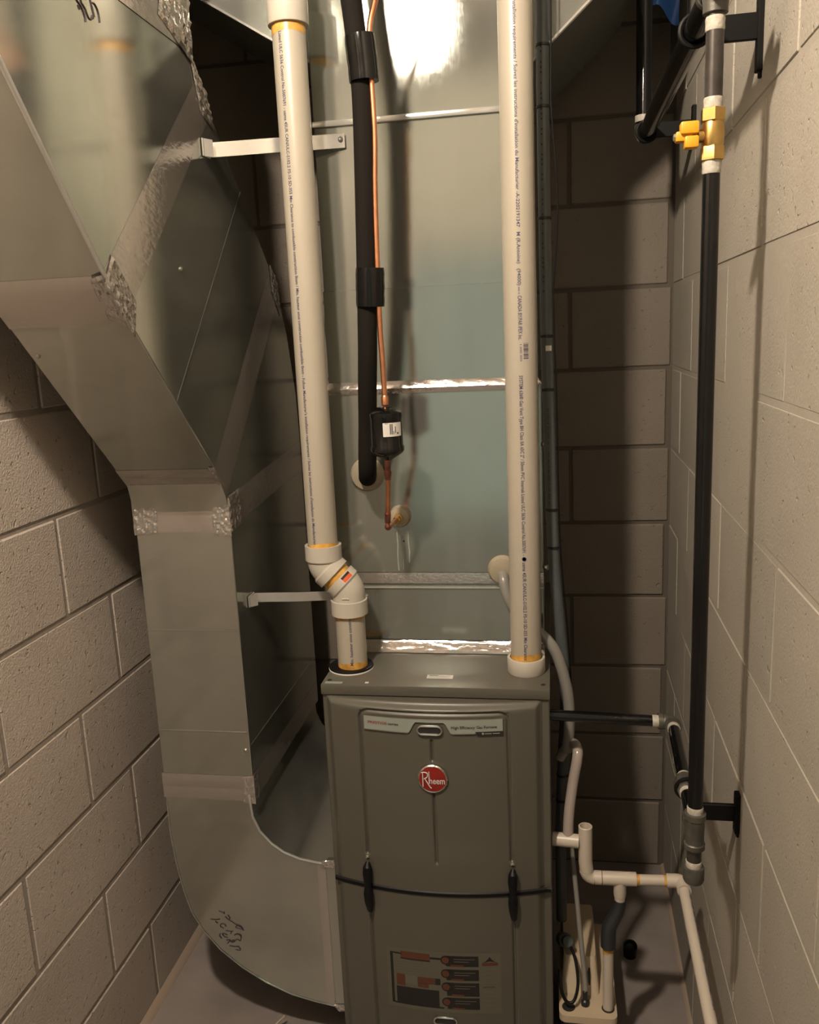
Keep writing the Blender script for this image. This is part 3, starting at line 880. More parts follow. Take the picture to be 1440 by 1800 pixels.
# crumpled foil over the corners
def patch(c, nu, nv, amp, out):
    crumple(c, int(nu * 2.2), int(nv * 2.2), amp * 1.0, out).build('foil_patch', M['foil_c'], ret, fix=False, angle=14)
patch([(R_, 1.245, 1.545), (R_, 1.26, 1.60), (R_, 1.20, 1.665), (R_, 1.168, 1.62)], 9, 9, 0.006, X1)
patch([(R_ - 0.030, on_slant(1.575), 1.575), (R_, on_slant(1.560), 1.560), (R_, on_slant(1.635), 1.635), (R_ - 0.024, on_slant(1.63), 1.63)], 6, 8, 0.005, SL)
patch([(R_, 1.560, 1.165), (R_, 1.620, 1.172), (R_, 1.620, 1.245), (R_, 1.555, 1.240)], 8, 9, 0.005, X1)
patch([(R_ - 0.035, RYF, 1.160), (R_ + 0.002, RYF, 1.158), (R_ + 0.002, RYF, 1.238), (R_ - 0.035, RYF, 1.236)], 7, 9, 0.005, FR)
patch([(RXL - 0.004, RYF, 1.162), (RXL + 0.045, RYF, 1.165), (RXL + 0.050, RYF, 1.234), (RXL - 0.003, RYF, 1.236)], 8, 9, 0.005, FR)
patch([(R_ - 0.025, RYF, 0.580), (R_ + 0.003, RYF, 0.578), (R_ + 0.003, RYF, 0.643), (R_ - 0.025, RYF, 0.640)], 6, 8, 0.003, FR)
patch([(R_, 1.560, 0.578), (R_, 1.595, 0.582), (R_, 1.595, 0.642), (R_, 1.560, 0.645)], 5, 8, 0.004, X1)
patch([(R_, 1.590, 1.945), (R_, 1.655, 1.925), (R_, 1.625, 1.985), (R_, 1.560, 2.040)], 8, 9, 0.007, X1)
patch([(R_, 1.930, 1.640), (R_, 1.985, 1.585), (R_, 1.975, 1.665), (R_, 1.925, 1.705)], 7, 8, 0.006, X1)
patch([(R_ + 0.001, 1.44, 2.06), (R_ + 0.001, 1.575, 2.02), (R_ + 0.001, 1.575, 2.20), (R_ + 0.001, 1.50, 2.20)], 9, 10, 0.008, X1)
patch([(R_ - 0.012, on_slant(1.262), 1.262), (R_ + 0.001, on_slant(1.262), 1.262), (R_ + 0.001, on_slant(1.306), 1.306), (R_ - 0.012, on_slant(1.306), 1.306)], 4, 6, 0.003, SL)
patch([(-0.474, RYF - 0.004, 0.088), (-0.456, RYF - 0.004, 0.090), (-0.456, RYF - 0.004, 0.108), (-0.484, RYF - 0.004, 0.105)], 6, 5, 0.004, FR)
patch([(-0.490, RYF - 0.004, 0.440), (-0.456, RYF - 0.004, 0.440), (-0.456, RYF - 0.004, 0.460), (-0.486, RYF - 0.004, 0.456)], 8, 5, 0.004, FR)
for (p, ax) in (((RXL + 0.012, on_slant(1.525), 1.525), SL), ((RXR - 0.010, RYF, 0.700), Vector(FR)), ((R_, 1.44, 1.66), Vector(X1))):
    MB().lathe([(0.0042, 0), (0.0042, 0.0015), (0.0022, 0.0030)], p, ax, n=12).build('screw', M['screw'], ret)
# marker writing on the elbow and on the upper fitting
INK = [[(385, 1604), (393, 1608)], [(394, 1606), (394, 1610)], [(395, 1614), (399, 1619), (403, 1618), (400, 1612)], [(400, 1620), (406, 1624), (412, 1629)], [(412, 1628), (420, 1632), (423, 1638), (417, 1636), (411, 1634), (414, 1631), (421, 1635), (424, 1640)],
       [(369, 1617), (378, 1618.5), (385, 1618)], [(377, 1621), (379.5, 1624.5), (380.5, 1623)], [(390, 1634), (385, 1631), (385, 1627), (389, 1626), (393, 1628), (394, 1631)], [(393, 1638), (402, 1640), (405, 1640)], [(402, 1641), (401, 1644)],
       [(384, 1651), (381, 1646), (383, 1642)], [(395, 1650), (389, 1648), (386, 1643), (390, 1643), (395, 1646)], [(393, 1660), (397, 1656), (398, 1654), (392, 1654)], [(398, 1657), (403, 1655), (407, 1656), (404, 1658), (400, 1658)], [(408, 1655), (412, 1654), (416, 1657), (418, 1649), (411, 1645), (407, 1647)], [(411, 1644), (417, 1646), (419, 1650)],
       [(396, 1664), (405, 1666), (411, 1666)], [(411, 1666), (414, 1670), (413, 1673), (406, 1671)]]
mb = MB()
for s_ in INK:
    pts = [(-0.751 + (x - 370) * 0.00133 + (y - 1605) * 0.00004, RYF - 0.0004, 0.3105 - (y - 1605) * 0.00147 + (x - 370) * 0.0002) for x, y in s_]
    mb.tube(spline(pts, 3) if len(pts) > 2 else pts, 0.0010, 6)
mb.build('marker_writing', M['ink_p'], ret)
INK2 = [[(133, -8), (134, 0), (139, 8), (143, 17), (145.5, 28), (146, 36)], [(136, 8), (138, 16)], [(140, -6), (142, 4), (147, 14), (150, 24), (153, 31), (157, 32), (159, 26), (160, 32)], [(157, -8), (159, 6), (161, 18), (162.5, 29)], [(161, 5), (165, 7), (169, 15), (171, 26), (171.5, 38)]]
mb = MB()
for s_ in INK2:
    pts = [(R_ + 0.0006, 1.180 + (x - 133) * 0.00160 + y * 0.0 , 1.993 + (x - 133) * 0.00054 - y * 0.00078) for x, y in s_]
    mb.tube(spline(pts, 4) if len(pts) > 2 else pts, 0.0011, 6)
mb.build('marker_writing', M['ink_p'], ret)

# ------------------------------------------------------------------ hanger straps
hs = thing('hanger_strap', 'galvanized strap high up between the plenum front and the return duct', 'strap', (-0.50, 1.66, 1.88))
def strap(parent, A, B, w, tab, end_clip):
    """flat strap from A (plenum end) to B (duct end), w tall."""
    mb = MB()
    A, B = Vector(A), Vector(B)
    k = 14
    def fn(u, v):
        p = A.lerp(B, u)
        return p + Vector((0, 0.0012 * math.sin(u * 9), (v - 0.5) * w))
    mb.grid(fn, k, 2)
    b = len(mb.v)
    mb.add([Vector(p) + Vector((0, 0.0012, 0)) for p in mb.v], [tuple(reversed(f)) for f in mb.f])
    mb.build('band', M['strap'], parent, fix=False)
    # bent foot screwed to the duct
    f = MB().box((B.x - 0.0005, B.y - 0.030, B.z - w * 0.60), (B.x + 0.0022, B.y + 0.004, B.z + w * 0.60), 0.0006).build('bent_foot', M['strap'], parent)
    g = MB()
    g.add([B + Vector((0.0, -0.028, -w * 0.6)), B + Vector((0.014, -0.012, -w * 0.62)), B + Vector((0.014, -0.012, w * 0.55)), B + Vector((0.0, -0.028, w * 0.6)),
           B + Vector((0.0, -0.026, -w * 0.6)), B + Vector((0.013, -0.010, -w * 0.62)), B + Vector((0.013, -0.010, w * 0.55)), B + Vector((0.0, -0.026, w * 0.6))], [(0, 1, 2, 3), (7, 6, 5, 4), (0, 3, 7, 4), (1, 5, 6, 2), (0, 4, 5, 1), (3, 2, 6, 7)])
    g.build('bent_foot', M['strap'], parent)
    MB().lathe([(0.004, 0), (0.004, 0.002), (0.002, 0.004)], (B.x + 0.002, B.y - 0.014, B.z), (1, -0.6, 0), n=10).build('screw', M['screw'], parent)
    return f
strap(hs, (-0.387, CY - 0.006, 1.904), (-0.624, 1.612, 1.885), 0.026, True, True)
MB().lathe([(0.0065, 0), (0.0065, 0.002), (0.004, 0.004), (0.0012, 0.0045)], (-0.396, CY - 0.0065, 1.9055), (0, -1, 0), n=14).build('screw', M['iron'], hs)
hs2 = thing('hanger_strap', 'thin galvanized strap behind the white elbows, low between the ducts', 'strap', (-0.53, 1.68, 1.0))
strap(hs2, (-0.440, CY - 0.008, 0.990), (-0.624, 1.648, 1.004), 0.020, True, True)
MB().box((-0.400, CY - 0.010, 0.968), (-0.393, CY - 0.002, 0.990), 0.0008).build('end_clip', M['strap'], hs2)
MB().box((-0.440, CY - 0.007, 0.974), (-0.393, CY - 0.004, 0.984), 0.0005).build('band_end', M['strap'], hs2)

# ------------------------------------------------------------------ left vent pipe with an offset
PR = 0.03015
VX, VY = -0.457, 1.62
vent = thing('vent_pipe', 'white plastic vent pipe on the furnace, jogging through two orange-labelled elbows', 'pipe', (-0.410, VY, FZ))
UX = -0.410
def pipe_seg(a, b, r=PR, n=36):
    return MB().tube([a, b], r, n)
pipe_seg((VX, VY, 1.110), (VX, VY, 2.52)).build('pipe', M['pvc'], vent)
pipe_seg((UX, VY, FZ), (UX, VY, 1.005)).build('pipe', M['pvc'], vent)
b1 = bend((VX, VY, 1.14), (VX, VY, 1.083), (UX, VY, 1.036), 0.030, 8)
b2 = bend((VX, VY, 1.083), (UX, VY, 1.036), (UX, VY, 0.98), 0.030, 8)
MB().tube([(VX, VY, 1.118)] + b1, 0.0335, 32).build('elbow_body', M['pvc_fit'], vent)
MB().tube(b2 + [(UX, VY, 0.992)], 0.0335, 32).build('elbow_body', M['pvc_fit'], vent)
dg = Vector((UX - VX, 0, -0.047)).normalized()
mid = Vector(((VX + UX) / 2, VY, 1.0595))
HUB = [(PR + 0.0005, 0), (0.0370, 0), (0.0370, 0.027), (0.0340, 0.031)]
MB().lathe([(PR + 0.0006, 0.028), (PR + 0.001, 0.034), (0.0370, 0.034), (0.0372, 0.004), (0.0340, 0.0)], (VX, VY, 1.0925), n=36, caps=False).build('elbow_hub', M['pvc_fit'], vent)
MB().lathe([(0.0335, -0.027), (0.0368, -0.023), (0.0368, -0.006), (PR, -0.006)], mid, dg, n=36, caps=False).build('elbow_hub', M['pvc_fit'], vent)
MB().lathe([(PR, 0.006), (0.0368, 0.006), (0.0368, 0.023), (0.0335, 0.027)], mid, dg, n=36, caps=False).build('elbow_hub', M['pvc_fit'], vent)
MB().lathe([(0.0340, 0.031), (0.0372, 0.030), (0.0372, 0.0), (PR + 0.0004, 0.0)], (UX, VY, 0.982), n=36, caps=False).build('elbow_hub', M['pvc_fit'], vent)
MB().lathe([(PR + 0.0004, -0.008), (PR + 0.0004, 0.008)], mid, dg, n=32).build('primer_stain', M['primer'], vent)
def stain(cx, cy, z0, z1, parent, amp=0.003, r=PR):
    mb = MB()
    n = 40
    vs = []
    for j in range(n):
        a = 2 * PI * j / n
        rr = r + 0.0003
        vs.append((cx + rr * math.sin(a), cy - rr * math.cos(a), z0))
    for j in range(n):
        a = 2 * PI * j / n
        rr = r + 0.0003
        vs.append((cx + rr * math.sin(a), cy - rr * math.cos(a), z1 + amp * math.sin(2 * a + 1) + random.uniform(-amp, amp) * 0.3))
    mb.add(vs, [(j, (j + 1) % n, n + (j + 1) % n, n + j) for j in range(n)])
    return mb.build('primer_stain', M['primer'], parent)
stain(VX, VY, 1.120, 1.132, vent)
stain(UX, VY, 0.982, 0.974, vent, 0.002)
stain(UX, VY, 0.864, 0.882, vent, 0.003)
MB().lathe([(0.0335, 0.080), (0.0372, 0.077), (0.0372, 0.002), (0.0364, 0.0), (PR + 0.0004, 0.0)], (VX, VY, 2.082), n=36, caps=False).build('coupling', M['pvc_fit'], vent)
stain(VX, VY, 2.082, 2.066, vent, 0.002)
# little orange label on the lower elbow hub
def hub_patch(o, ax, r, h0, h1, a0, a1, mat, name, parent):
    ax = Vector(ax).normalized()
    u = Vector((0, -1, 0)); w = ax.cross(u)
    vs, k = [], 8
    for h in (h0, h1):
        for i in range(k + 1):
            a = a0 + (a1 - a0) * i / k
            vs.append(Vector(o) + ax * h + (u * math.cos(a) + w * math.sin(a)) * r)
    return MB().add(vs, [(i, i + 1, k + 2 + i, k + 1 + i) for i in range(k)]).build(name, mat, parent, fix=False)
hub_patch(mid, dg, 0.0372, 0.0075, 0.0225, -1.10, -0.40, M['white'], 'label', vent)
hub_patch(mid, dg, 0.0374, 0.0085, 0.0135, -1.06, -0.44, M['ink'], 'label_field', vent)
hub_patch(mid, dg, 0.0374, 0.0135, 0.0215, -1.06, -0.44, M['orange'], 'label_field', vent)
MB().tube([(UX - 0.006, VY - 0.0338, 1.022), (UX + 0.008, VY - 0.0338, 1.022)], 0.0014, 8).build('mould_mark', M['pvc_fit'], vent)
# flange plate under it
MB().lathe([(0.0465, 0.0), (0.0465, 0.0018), (0.045, 0.0026)], (UX - 0.004, VY + 0.002, FZ), n=40).build('base_plate', M['white'], vent)
MB().lathe([(0.0462, 0.0026), (0.0450, 0.0058), (PR + 0.001, 0.0066)], (UX - 0.004, VY + 0.003, FZ), n=40).build('base_gasket', M['rubber'], vent)
TXT_A = 'Listed ULC S636 Control No.5007691 - '
TXT_B = 'uama 4SUR CAN/ULC-S102.2 FS-10 SD-355 Min Clearance to combustible construction 0mm / Min. hauteur sous construction combustible 0mm - Follow Manufacturer\'s installation requirements / Suivez les instructions d\'installation du Manufacturier'
pipe_text(TXT_A + TXT_B, VX, VY, PR, -0.27, 2.066, 0.934, 0.0062, 'printed_text', vent)
pipe_text('/ Min. hauteur sous constru', UX, VY, PR, 0.12, 0.886, -0.0, 0.006, 'printed_text', vent) if False else None
vs_, fs_, w_ = text_geo('/ Min. hauteur sous constru')
o_ = []
for x, y in vs_:
    a = -0.02 + ((y - 0.35) * 0.0062 / 0.7) / -PR + 0.20
    o_.append((UX + (PR + 0.0004) * math.sin(a), VY - (PR + 0.0004) * math.cos(a), 0.873 + x * 0.106 / w_))
MB().add(o_, fs_).build('printed_text', M['print'], vent, fix=False)

# ------------------------------------------------------------------ right vent pipe
V2X, V2Y = -0.0545, 1.62
vent2 = thing('vent_pipe', 'straight white plastic vent pipe in a cup on the furnace, beside the grey conduit', 'pipe', (V2X, V2Y, FZ))
pipe_seg((V2X, V2Y, 0.872), (V2X, V2Y, 2.52)).build('pipe', M['pvc'], vent2)
MB().lathe([(0.0362, 0.0), (0.0374, 0.002), (0.0374, 0.030), (0.0366, 0.0315), (PR + 0.002, 0.0315), (PR + 0.0008, 0.022)], (V2X, V2Y, FZ), n=40).build('base_cup', M['pvc_fit'], vent2)
stain(V2X, V2Y, 0.888, 0.906, vent2, 0.0025)
pipe_text('installation requirements / Suivez les instructions d\'installation du Manufacturier -A-2202191347   M (R.Antoine)   (94000)', V2X, V2Y, PR, 0.02, 2.078, 0.468, 0.0062, 'printed_text', vent2)
pipe_text('CANADA BY/PAR IPEX Inc.', V2X, V2Y, PR, 0.03, 1.592, 0.078, 0.0070, 'printed_text', vent2)
# bar code
mb = MB()
for k in range(12):
    z = 1.508 - k * 0.0024
    h = 0.0006 + 0.0011 * ((k * 5 % 7) / 7)
    vs = []
    for zz in (z, z - h):
        for i in range(5):
            a = 0.20 + 0.30 * i / 4
            vs.append((V2X + (PR + 0.0004) * math.sin(a), V2Y - (PR + 0.0004) * math.cos(a), zz))
    mb.add(vs, [(i, 5 + i, 6 + i, i + 1) for i in range(4)])
mb.build('bar_code', M['print'], vent2, fix=False)
pipe_text('| ||||| |||||', V2X, V2Y, PR, 0.06, 1.506, 0.030, 0.0026, 'printed_text', vent2)
pipe_text('||||| ||', V2X, V2Y, PR, 0.0, 1.607, 0.012, 0.0022, 'printed_text', vent2)
pipe_text('SYSTEM 636\u00ae Gas Vent Type BH Class IIA 65C 2\" / 50mm PVC Intertek Listed ULC S636 Control No.5007691 - ', V2X, V2Y, PR, 0.02, 1.450, 0.340, 0.0066, 'printed_text', vent2)
MB().lathe([(0.0042, 0.0), (0.0042, 0.0006), (0.0032, 0.0006), (0.0032, 0)], (V2X + PR * 0.02, V2Y - PR - 0.0002, 1.103), (0, -1, 0), n=18).build('listing_mark', M['print'], vent2)
pipe_text('uama 4SUR CAN/ULC-S102.2 FS-10 SD-355 Min Clearance to', V2X, V2Y, PR, 0.02, 1.096, 0.208, 0.0066, 'printed_text', vent2)

# ------------------------------------------------------------------ refrigerant lines
suc = thing('suction_line', 'thick black foam insulated suction line curving into the coil case', 'pipe', (-0.366, 1.68, 1.25))
SP = [(-0.352, 1.49, 2.42), (-0.338, 1.525, 2.22), (-0.3245, 1.545, 2.088), (-0.317, 1.550, 1.982), (-0.315, 1.550, 1.909), (-0.321, 1.552, 1.721), (-0.330, 1.560, 1.530), (-0.339, 1.578, 1.440), (-0.347, 1.600, 1.370), (-0.3520, 1.608, 1.318), (-0.3560, 1.618, 1.282), (-0.3620, 1.642, 1.260), (-0.3700, 1.675, 1.2535), (-0.3780, 1.714, 1.252), (-0.3785, 1.722, 1.252)]
MB().tube(spline(SP, 6), 0.0178, 24).build('foam_sleeve', M['foam'], suc)
def wrap(z0, z1, path, name):
    pts = []
    for k in range(7):
        z = z0 + (z1 - z0) * k / 6
        for i in range(len(path) - 1):
            a, b = Vector(path[i]), Vector(path[i + 1])
            if a.z >= z >= b.z:
                p = a.lerp(b, (a.z - z) / (a.z - b.z))
                pts.append(p + Vector((0.0075, -0.0045, 0)))
                break
    MB().tube(pts, [0.0226, 0.0234, 0.0231, 0.0236, 0.0230, 0.0234, 0.0228], 26, ell=(0.98, 1.12)).build(name, M['etape'], suc)
wrap(2.030, 1.958, SP, 'tape_wrap')
wrap(1.652, 1.585, SP, 'tape_wrap')

liq = thing('liquid_line', 'thin bare copper liquid line strapped to the black insulated line', 'pipe', (-0.318, 1.64, 1.16))
LP = [(-0.230, 1.500, 2.26), (-0.258, 1.520, 2.15), (-0.2800, 1.535, 2.082), (-0.2925, 1.540, 2.046), (-0.2965, 1.541, 2.005), (-0.2955, 1.542, 1.942), (-0.2950, 1.543, 1.869), (-0.2990, 1.544, 1.790), (-0.3015, 1.545, 1.700), (-0.3030, 1.545, 1.563), (-0.3015, 1.545, 1.490), (-0.3005, 1.545, 1.431), (-0.3005, 1.545, 1.406)]
MB().tube(spline(LP, 6), 0.0049, 14).build('copper_tube', M['copper'], liq)
MB().lathe([(0.0052, 0), (0.0066, 0.002), (0.0066, 0.016), (0.0052, 0.019)], (-0.3005, 1.545, 1.4065), n=14).build('copper_socket', M['copper'], liq)
low = [(-0.3015, 1.547, 1.308), (-0.3045, 1.556, 1.255)] + bend((-0.3045, 1.556, 1.255), (-0.3185, 1.600, 1.163), (-0.3145, 1.700, 1.1615), 0.011, 6) + [(-0.3140, 1.716, 1.162)]
MB().tube(low, 0.0047, 14).build('copper_tube', M['copper'], liq)
MB().tube([(-0.3017, 1.5475, 1.304), (-0.3038, 1.554, 1.268)], 0.0060, 14).build('copper_socket', M['copper_d'], liq)
MB().tube([(-0.3028, 1.551, 1.284), (-0.3033, 1.5525, 1.276)], 0.0070, 14).build('copper_socket', M['copper_d'], liq)
MB().tube(low[2:-1], 0.0056, 14).build('copper_elbow', M['copper_d'], liq)
MB().tube([(-0.3130, 1.5825, 1.198), (-0.3160, 1.592, 1.178)], 0.0058, 14).build('copper_socket', M['copper_d'], liq)
MB().lathe([(0.0060, 0), (0.0085, 0.002), (0.0085, 0.009), (0.0065, 0.011), (0.0065, 0.016), (0.0105, 0.017), (0.0105, 0.024), (0.007, 0.026)], (-0.3153, 1.680, 1.1612), (0.04, 1, 0.0), n=6).build('flare_nut', M['brass'], liq)

dr = thing('filter_drier', 'glossy black filter drier can in the copper line, white barcode sticker', 'filter drier', (-0.3005, 1.545, 1.3055))
MB().lathe([(0.006, 0.0), (0.008, 0.002), (0.021, 0.009), (0.0285, 0.014), (0.0315, 0.018), (0.0320, 0.025), (0.0300, 0.029), (0.0300, 0.077), (0.0312, 0.082), (0.0306, 0.089), (0.027, 0.093), (0.017, 0.098), (0.007, 0.100)], (-0.3005, 1.545, 1.3055), n=40).build('can', M['gloss_black'], dr)
hub_patch((-0.3005, 1.545, 1.3055), (0, 0, 1), 0.0303, 0.047, 0.072, -0.02, 1.25, M['white'], 'sticker', dr)
for a0, a1, h0, h1 in ((0.40, 0.44, 0.054, 0.073), (0.46, 0.49, 0.054, 0.073), (0.52, 0.57, 0.054, 0.073), (0.74, 0.79, 0.056, 0.068), (0.87, 0.98, 0.054, 0.057), (0.62, 0.66, 0.054, 0.060), (0.1, 0.3, 0.0735, 0.0742)):
    hub_patch((-0.3005, 1.545, 1.3055), (0, 0, 1), 0.0305, h0 - 0.003, h1 - 0.003, a0, a1, M['ink'], 'bar_mark', dr)

# ------------------------------------------------------------------ gas piping on the right wall
GR = 0.0107                                  # half-inch pipe
GX, GY = 0.2016, 1.1824
FS = 0.8                                     # fitting profiles below are drawn for the next size up
def sp(prof):
    return [(r * FS, h * FS) for r, h in prof]
drop = thing('gas_drop', 'black steel gas pipe standing in front of the right wall, capped below', 'pipe', (GX, GY, 0.713))
def vpipe(z0, z1, r, mat, name, parent, x=GX, y=GY):
    return MB().tube([(x, y, z0), (x, y, z1)], r, 24).build(name, mat, parent)
vpipe(0.830, 1.7236, GR, M['pipe'], 'pipe', drop)
vpipe(1.786, 1.898, GR, M['pipe_b'], 'pipe', drop)
vpipe(0.742, 0.802, GR, M['pipe_b'], 'nipple', drop)
def sealant(z0, z1, parent, x=GX, y=GY, r=GR, axis=(0, 0, 1)):
    ax = Vector(axis)
    MB().lathe([(r + 0.0002, 0), (r + 0.0010, (z1 - z0) * 0.15), (r + 0.0006, (z1 - z0) * 0.5), (r + 0.0011, (z1 - z0) * 0.85), (r + 0.0003, z1 - z0)], (x, y, z0), ax, n=22).build('thread_sealant', M['sealant'], parent)
sealant(1.712, 1.7285, drop); sealant(1.786, 1.801, drop); sealant(1.876, 1.892, drop); sealant(0.8245, 0.839, drop); sealant(0.774, 0.7815, drop); sealant(0.739, 0.751, drop)
MB().lathe(sp([(0.0150, -0.036), (0.0190, -0.035), (0.0190, -0.026), (0.0172, -0.024), (0.0168, -0.010), (0.0175, 0.010), (0.0172, 0.022), (0.0192, 0.024), (0.0192, 0.035), (0.0150, 0.036)]), (GX, GY, 0.8004), n=30).lathe(sp([(0.0165, 0.0), (0.0165, 0.020), (0.0192, 0.022), (0.0192, 0.033), (0.0150, 0.034)]), (GX, GY, 0.8036), (0.04, 1, -0.03), n=30).build('tee', M['iron'], drop)
MB().lathe(sp([(0.012, -0.002), (0.0170, 0.001), (0.0190, 0.006), (0.0190, 0.030), (0.0180, 0.032), (0.0140, 0.032)]), (GX, GY, 0.7156), n=30).build('cap', M['iron'], drop)

valve = thing('gas_valve', 'brass gas valve with a yellow lever on the black pipe', 'valve', (GX, GY, 1.727))
MB().lathe(sp([(0.0150, 0.0), (0.0192, 0.0015), (0.0192, 0.020), (0.0175, 0.0225)]), (GX, GY, 1.7268), n=6).build('hex_end', M['brass'], valve)
MB().lathe(sp([(0.0175, 0.0), (0.0192, 0.0022), (0.0192, 0.020), (0.0150, 0.0215)]), (GX, GY, 1.7720), n=6).build('hex_end', M['brass'], valve)
MB().lathe(sp([(0.0160, 0.0), (0.0172, 0.006), (0.0182, 0.018), (0.0172, 0.031), (0.0160, 0.036)]), (GX, GY, 1.7436), n=30).build('valve_body', M['brass'], valve)
MB().lathe(sp([(0.0095, 0.010), (0.0095, 0.024), (0.0070, 0.026), (0.0070, 0.032)]), (GX, GY, 1.7568), (-1, -0.18, 0), n=20).build('stem', M['brass'], valve)
hx = GX - 0.024
hd = MB()
hd.box((hx - 0.0215, GY - 0.014, 1.7508), (hx - 0.001, GY + 0.002, 1.7628), 0.0022, 2)
hd.box((hx - 0.0165, GY - 0.0195, 1.7582), (hx + 0.0055, GY - 0.002, 1.7730), 0.0024, 2)
hd.box((hx - 0.0115, GY - 0.0195, 1.7418), (hx + 0.0055, GY - 0.002, 1.7560), 0.0024, 2)
hd.build('lever', M['yellow'], valve)
MB().lathe([(0.0045, 0.0), (0.0045, 0.0025), (0.0025, 0.0032)], (hx - 0.021, GY - 0.007, 1.7568), (-1, 0, 0), n=6).build('lever_nut', M['screw'], valve)

head = thing('gas_header', 'fat black gas pipe running back under the ceiling along the right wall', 'pipe', (0.202, 1.6, 1.92))
HB = (0.203, 2.000, 1.925)
HA = (GX, GY + 0.01, 1.924)
MB().tube([HA, HB], 0.0167, 24).build('pipe', M['pipe'], head)
mb = MB()
mb.lathe(sp([(0.0150, -0.040), (0.0185, -0.039), (0.0185, -0.030), (0.0200, -0.018), (0.0235, 0.0), (0.0235, 0.04)]), (GX, GY, 1.927), n=30)
mb.lathe(sp([(0.0235, -0.022), (0.0260, -0.034), (0.0265, -0.044), (0.0200, -0.045), (0.0190, -0.036)]), (GX, GY, 1.930), (0, 1, 0), n=30)
mb.lathe(sp([(0.0235, -0.024), (0.0235, 0.026), (0.0255, 0.028), (0.0255, 0.040), (0.018, 0.041)]), (GX, GY, 1.928), (0, 1, 0), n=30)
mb.build('tee', M['iron'], head)
MB().lathe(sp([(0.0195, -0.040), (0.0150, -0.0405), (0.0110, -0.039), (0.0105, -0.049), (0.0001, -0.0495)]), (GX, GY, 1.930), (0, 1, 0), n=24).build('plug', M['iron'], head)
eb = bend(HA, HB, (HB[0] - 0.004, HB[1] + 0.001, 2.00), 0.022, 8)
MB().tube(eb, 0.0212, 24).build('elbow', M['iron'], head)
MB().tube([(HB[0] - 0.002, HB[1], 1.946), (HB[0] - 0.006, HB[1], ZC - 0.2)], 0.0167, 24).build('riser', M['pipe'], head)
MB().lathe([(0.0180, 0), (0.0180, 0.013)], (HB[0] - 0.003, HB[1], 1.952), n=20).build('thread_sealant', M['sealant'], head)

br = thing('gas_branch', 'black gas branch from the low tee back and across into the furnace side', 'pipe', (0.12, 1.56, 0.79))
T0 = (GX + 0.001, GY + 0.027, 0.8030)
EB = (0.2207, 1.560, 0.7915)
FE = (-0.010, 1.566, 0.796)
MB().tube([T0, EB], GR, 20).build('pipe', M['pipe'], br)
MB().tube([EB, FE], GR, 20).build('pipe', M['pipe'], br)
eb = bend(T0, EB, FE, 0.016, 8)
MB().tube(eb, 0.0148, 24).build('elbow', M['iron'], br)
dv = (Vector(EB) - Vector(T0)).normalized()
MB().lathe(sp([(0.0192, 0), (0.0192, 0.010), (0.0175, 0.010)]), eb[0] - dv * 0.008, dv, n=24).build('elbow_band', M['iron'], br)
MB().lathe(sp([(0.0192, 0), (0.0192, 0.010), (0.0175, 0.010)]), eb[-1] - Vector((0.0016, 0, 0)), (-1, 0, 0), n=24).build('elbow_band', M['iron'], br)
SEAL = [(GR + 0.0008, 0), (GR + 0.0015, 0.005), (GR + 0.0008, 0.012)]
MB().lathe(SEAL, eb[0] - dv * 0.021, dv, n=20).build('thread_sealant', M['sealant'], br)
MB().lathe(SEAL, eb[-1] - Vector((0.009, 0, 0)), (-1, 0, 0), n=20).build('thread_sealant', M['sealant'], br)
uc = Vector(T0).lerp(Vector(EB), 0.28)
mb = MB()
mb.lathe(sp([(0.0150, -0.024), (0.0185, -0.022), (0.0185, -0.014)]), uc, dv, n=8)
mb.lathe(sp([(0.0185, -0.013), (0.0240, -0.012), (0.0240, 0.010), (0.0195, 0.014)]), uc, dv, n=8)
mb.lathe(sp([(0.0185, 0.012), (0.0195, 0.026), (0.0150, 0.027)]), uc, dv, n=24)
mb.build('union', M['iron'], br)
MB().lathe(SEAL, uc + dv * 0.0215, dv, n=20).build('thread_sealant', M['sealant'], br)
MB().lathe(SEAL, uc - dv * 0.029, dv, n=20).build('thread_sealant', M['sealant'], br)

# wall brackets holding the gas lines
def wall_bracket(label, c, z, up, down, R, w):
    y = c[1]
    xw = wall_x(y)
    b_ = thing('pipe_bracket', label, 'bracket', (xw, y, z), 'black pipe brackets on the right wall')
    MB().tube([(c[0] + R * math.cos(a), c[1], c[2] + R * math.sin(a)) for a in [PI * 0.10 + 1.8 * PI * k / 22 for k in range(23)]], 0.0036, 8).build('ring', M['bracket'], b_)
    MB().box((c[0] + R - 0.003, y - 0.004, z - w / 2), (xw - 0.004, y + 0.004, z + w / 2), 0.001).build('arm', M['bracket'], b_)
    MB().box((xw - 0.0085, y - 0.009, z - down), (xw + 0.0005, y + 0.009, z + up), 0.0012).build('wall_plate', M['bracket'], b_)
    MB().box((xw - 0.005, y - 0.005, z - down - 0.008), (xw + 0.0005, y + 0.004, z - down + 0.002), 0.001).build('plate_tab', M['bracket'], b_)
    return b_
wall_bracket('black pipe bracket on the right wall behind the top tee', (GX, 1.335, 1.9245), 1.922, 0.06, 0.058, 0.0205, 0.034)
wall_bracket('black pipe bracket at the far end of the fat header, near the back wall', (0.203, 1.955, 1.925), 1.925, 0.042, 0.030, 0.0205, 0.030)
wall_bracket('black pipe bracket on the right wall beside the low tee', (GX + 0.007, 1.300, 0.800), 0.762, 0.034, 0.034, 0.0170, 0.028)

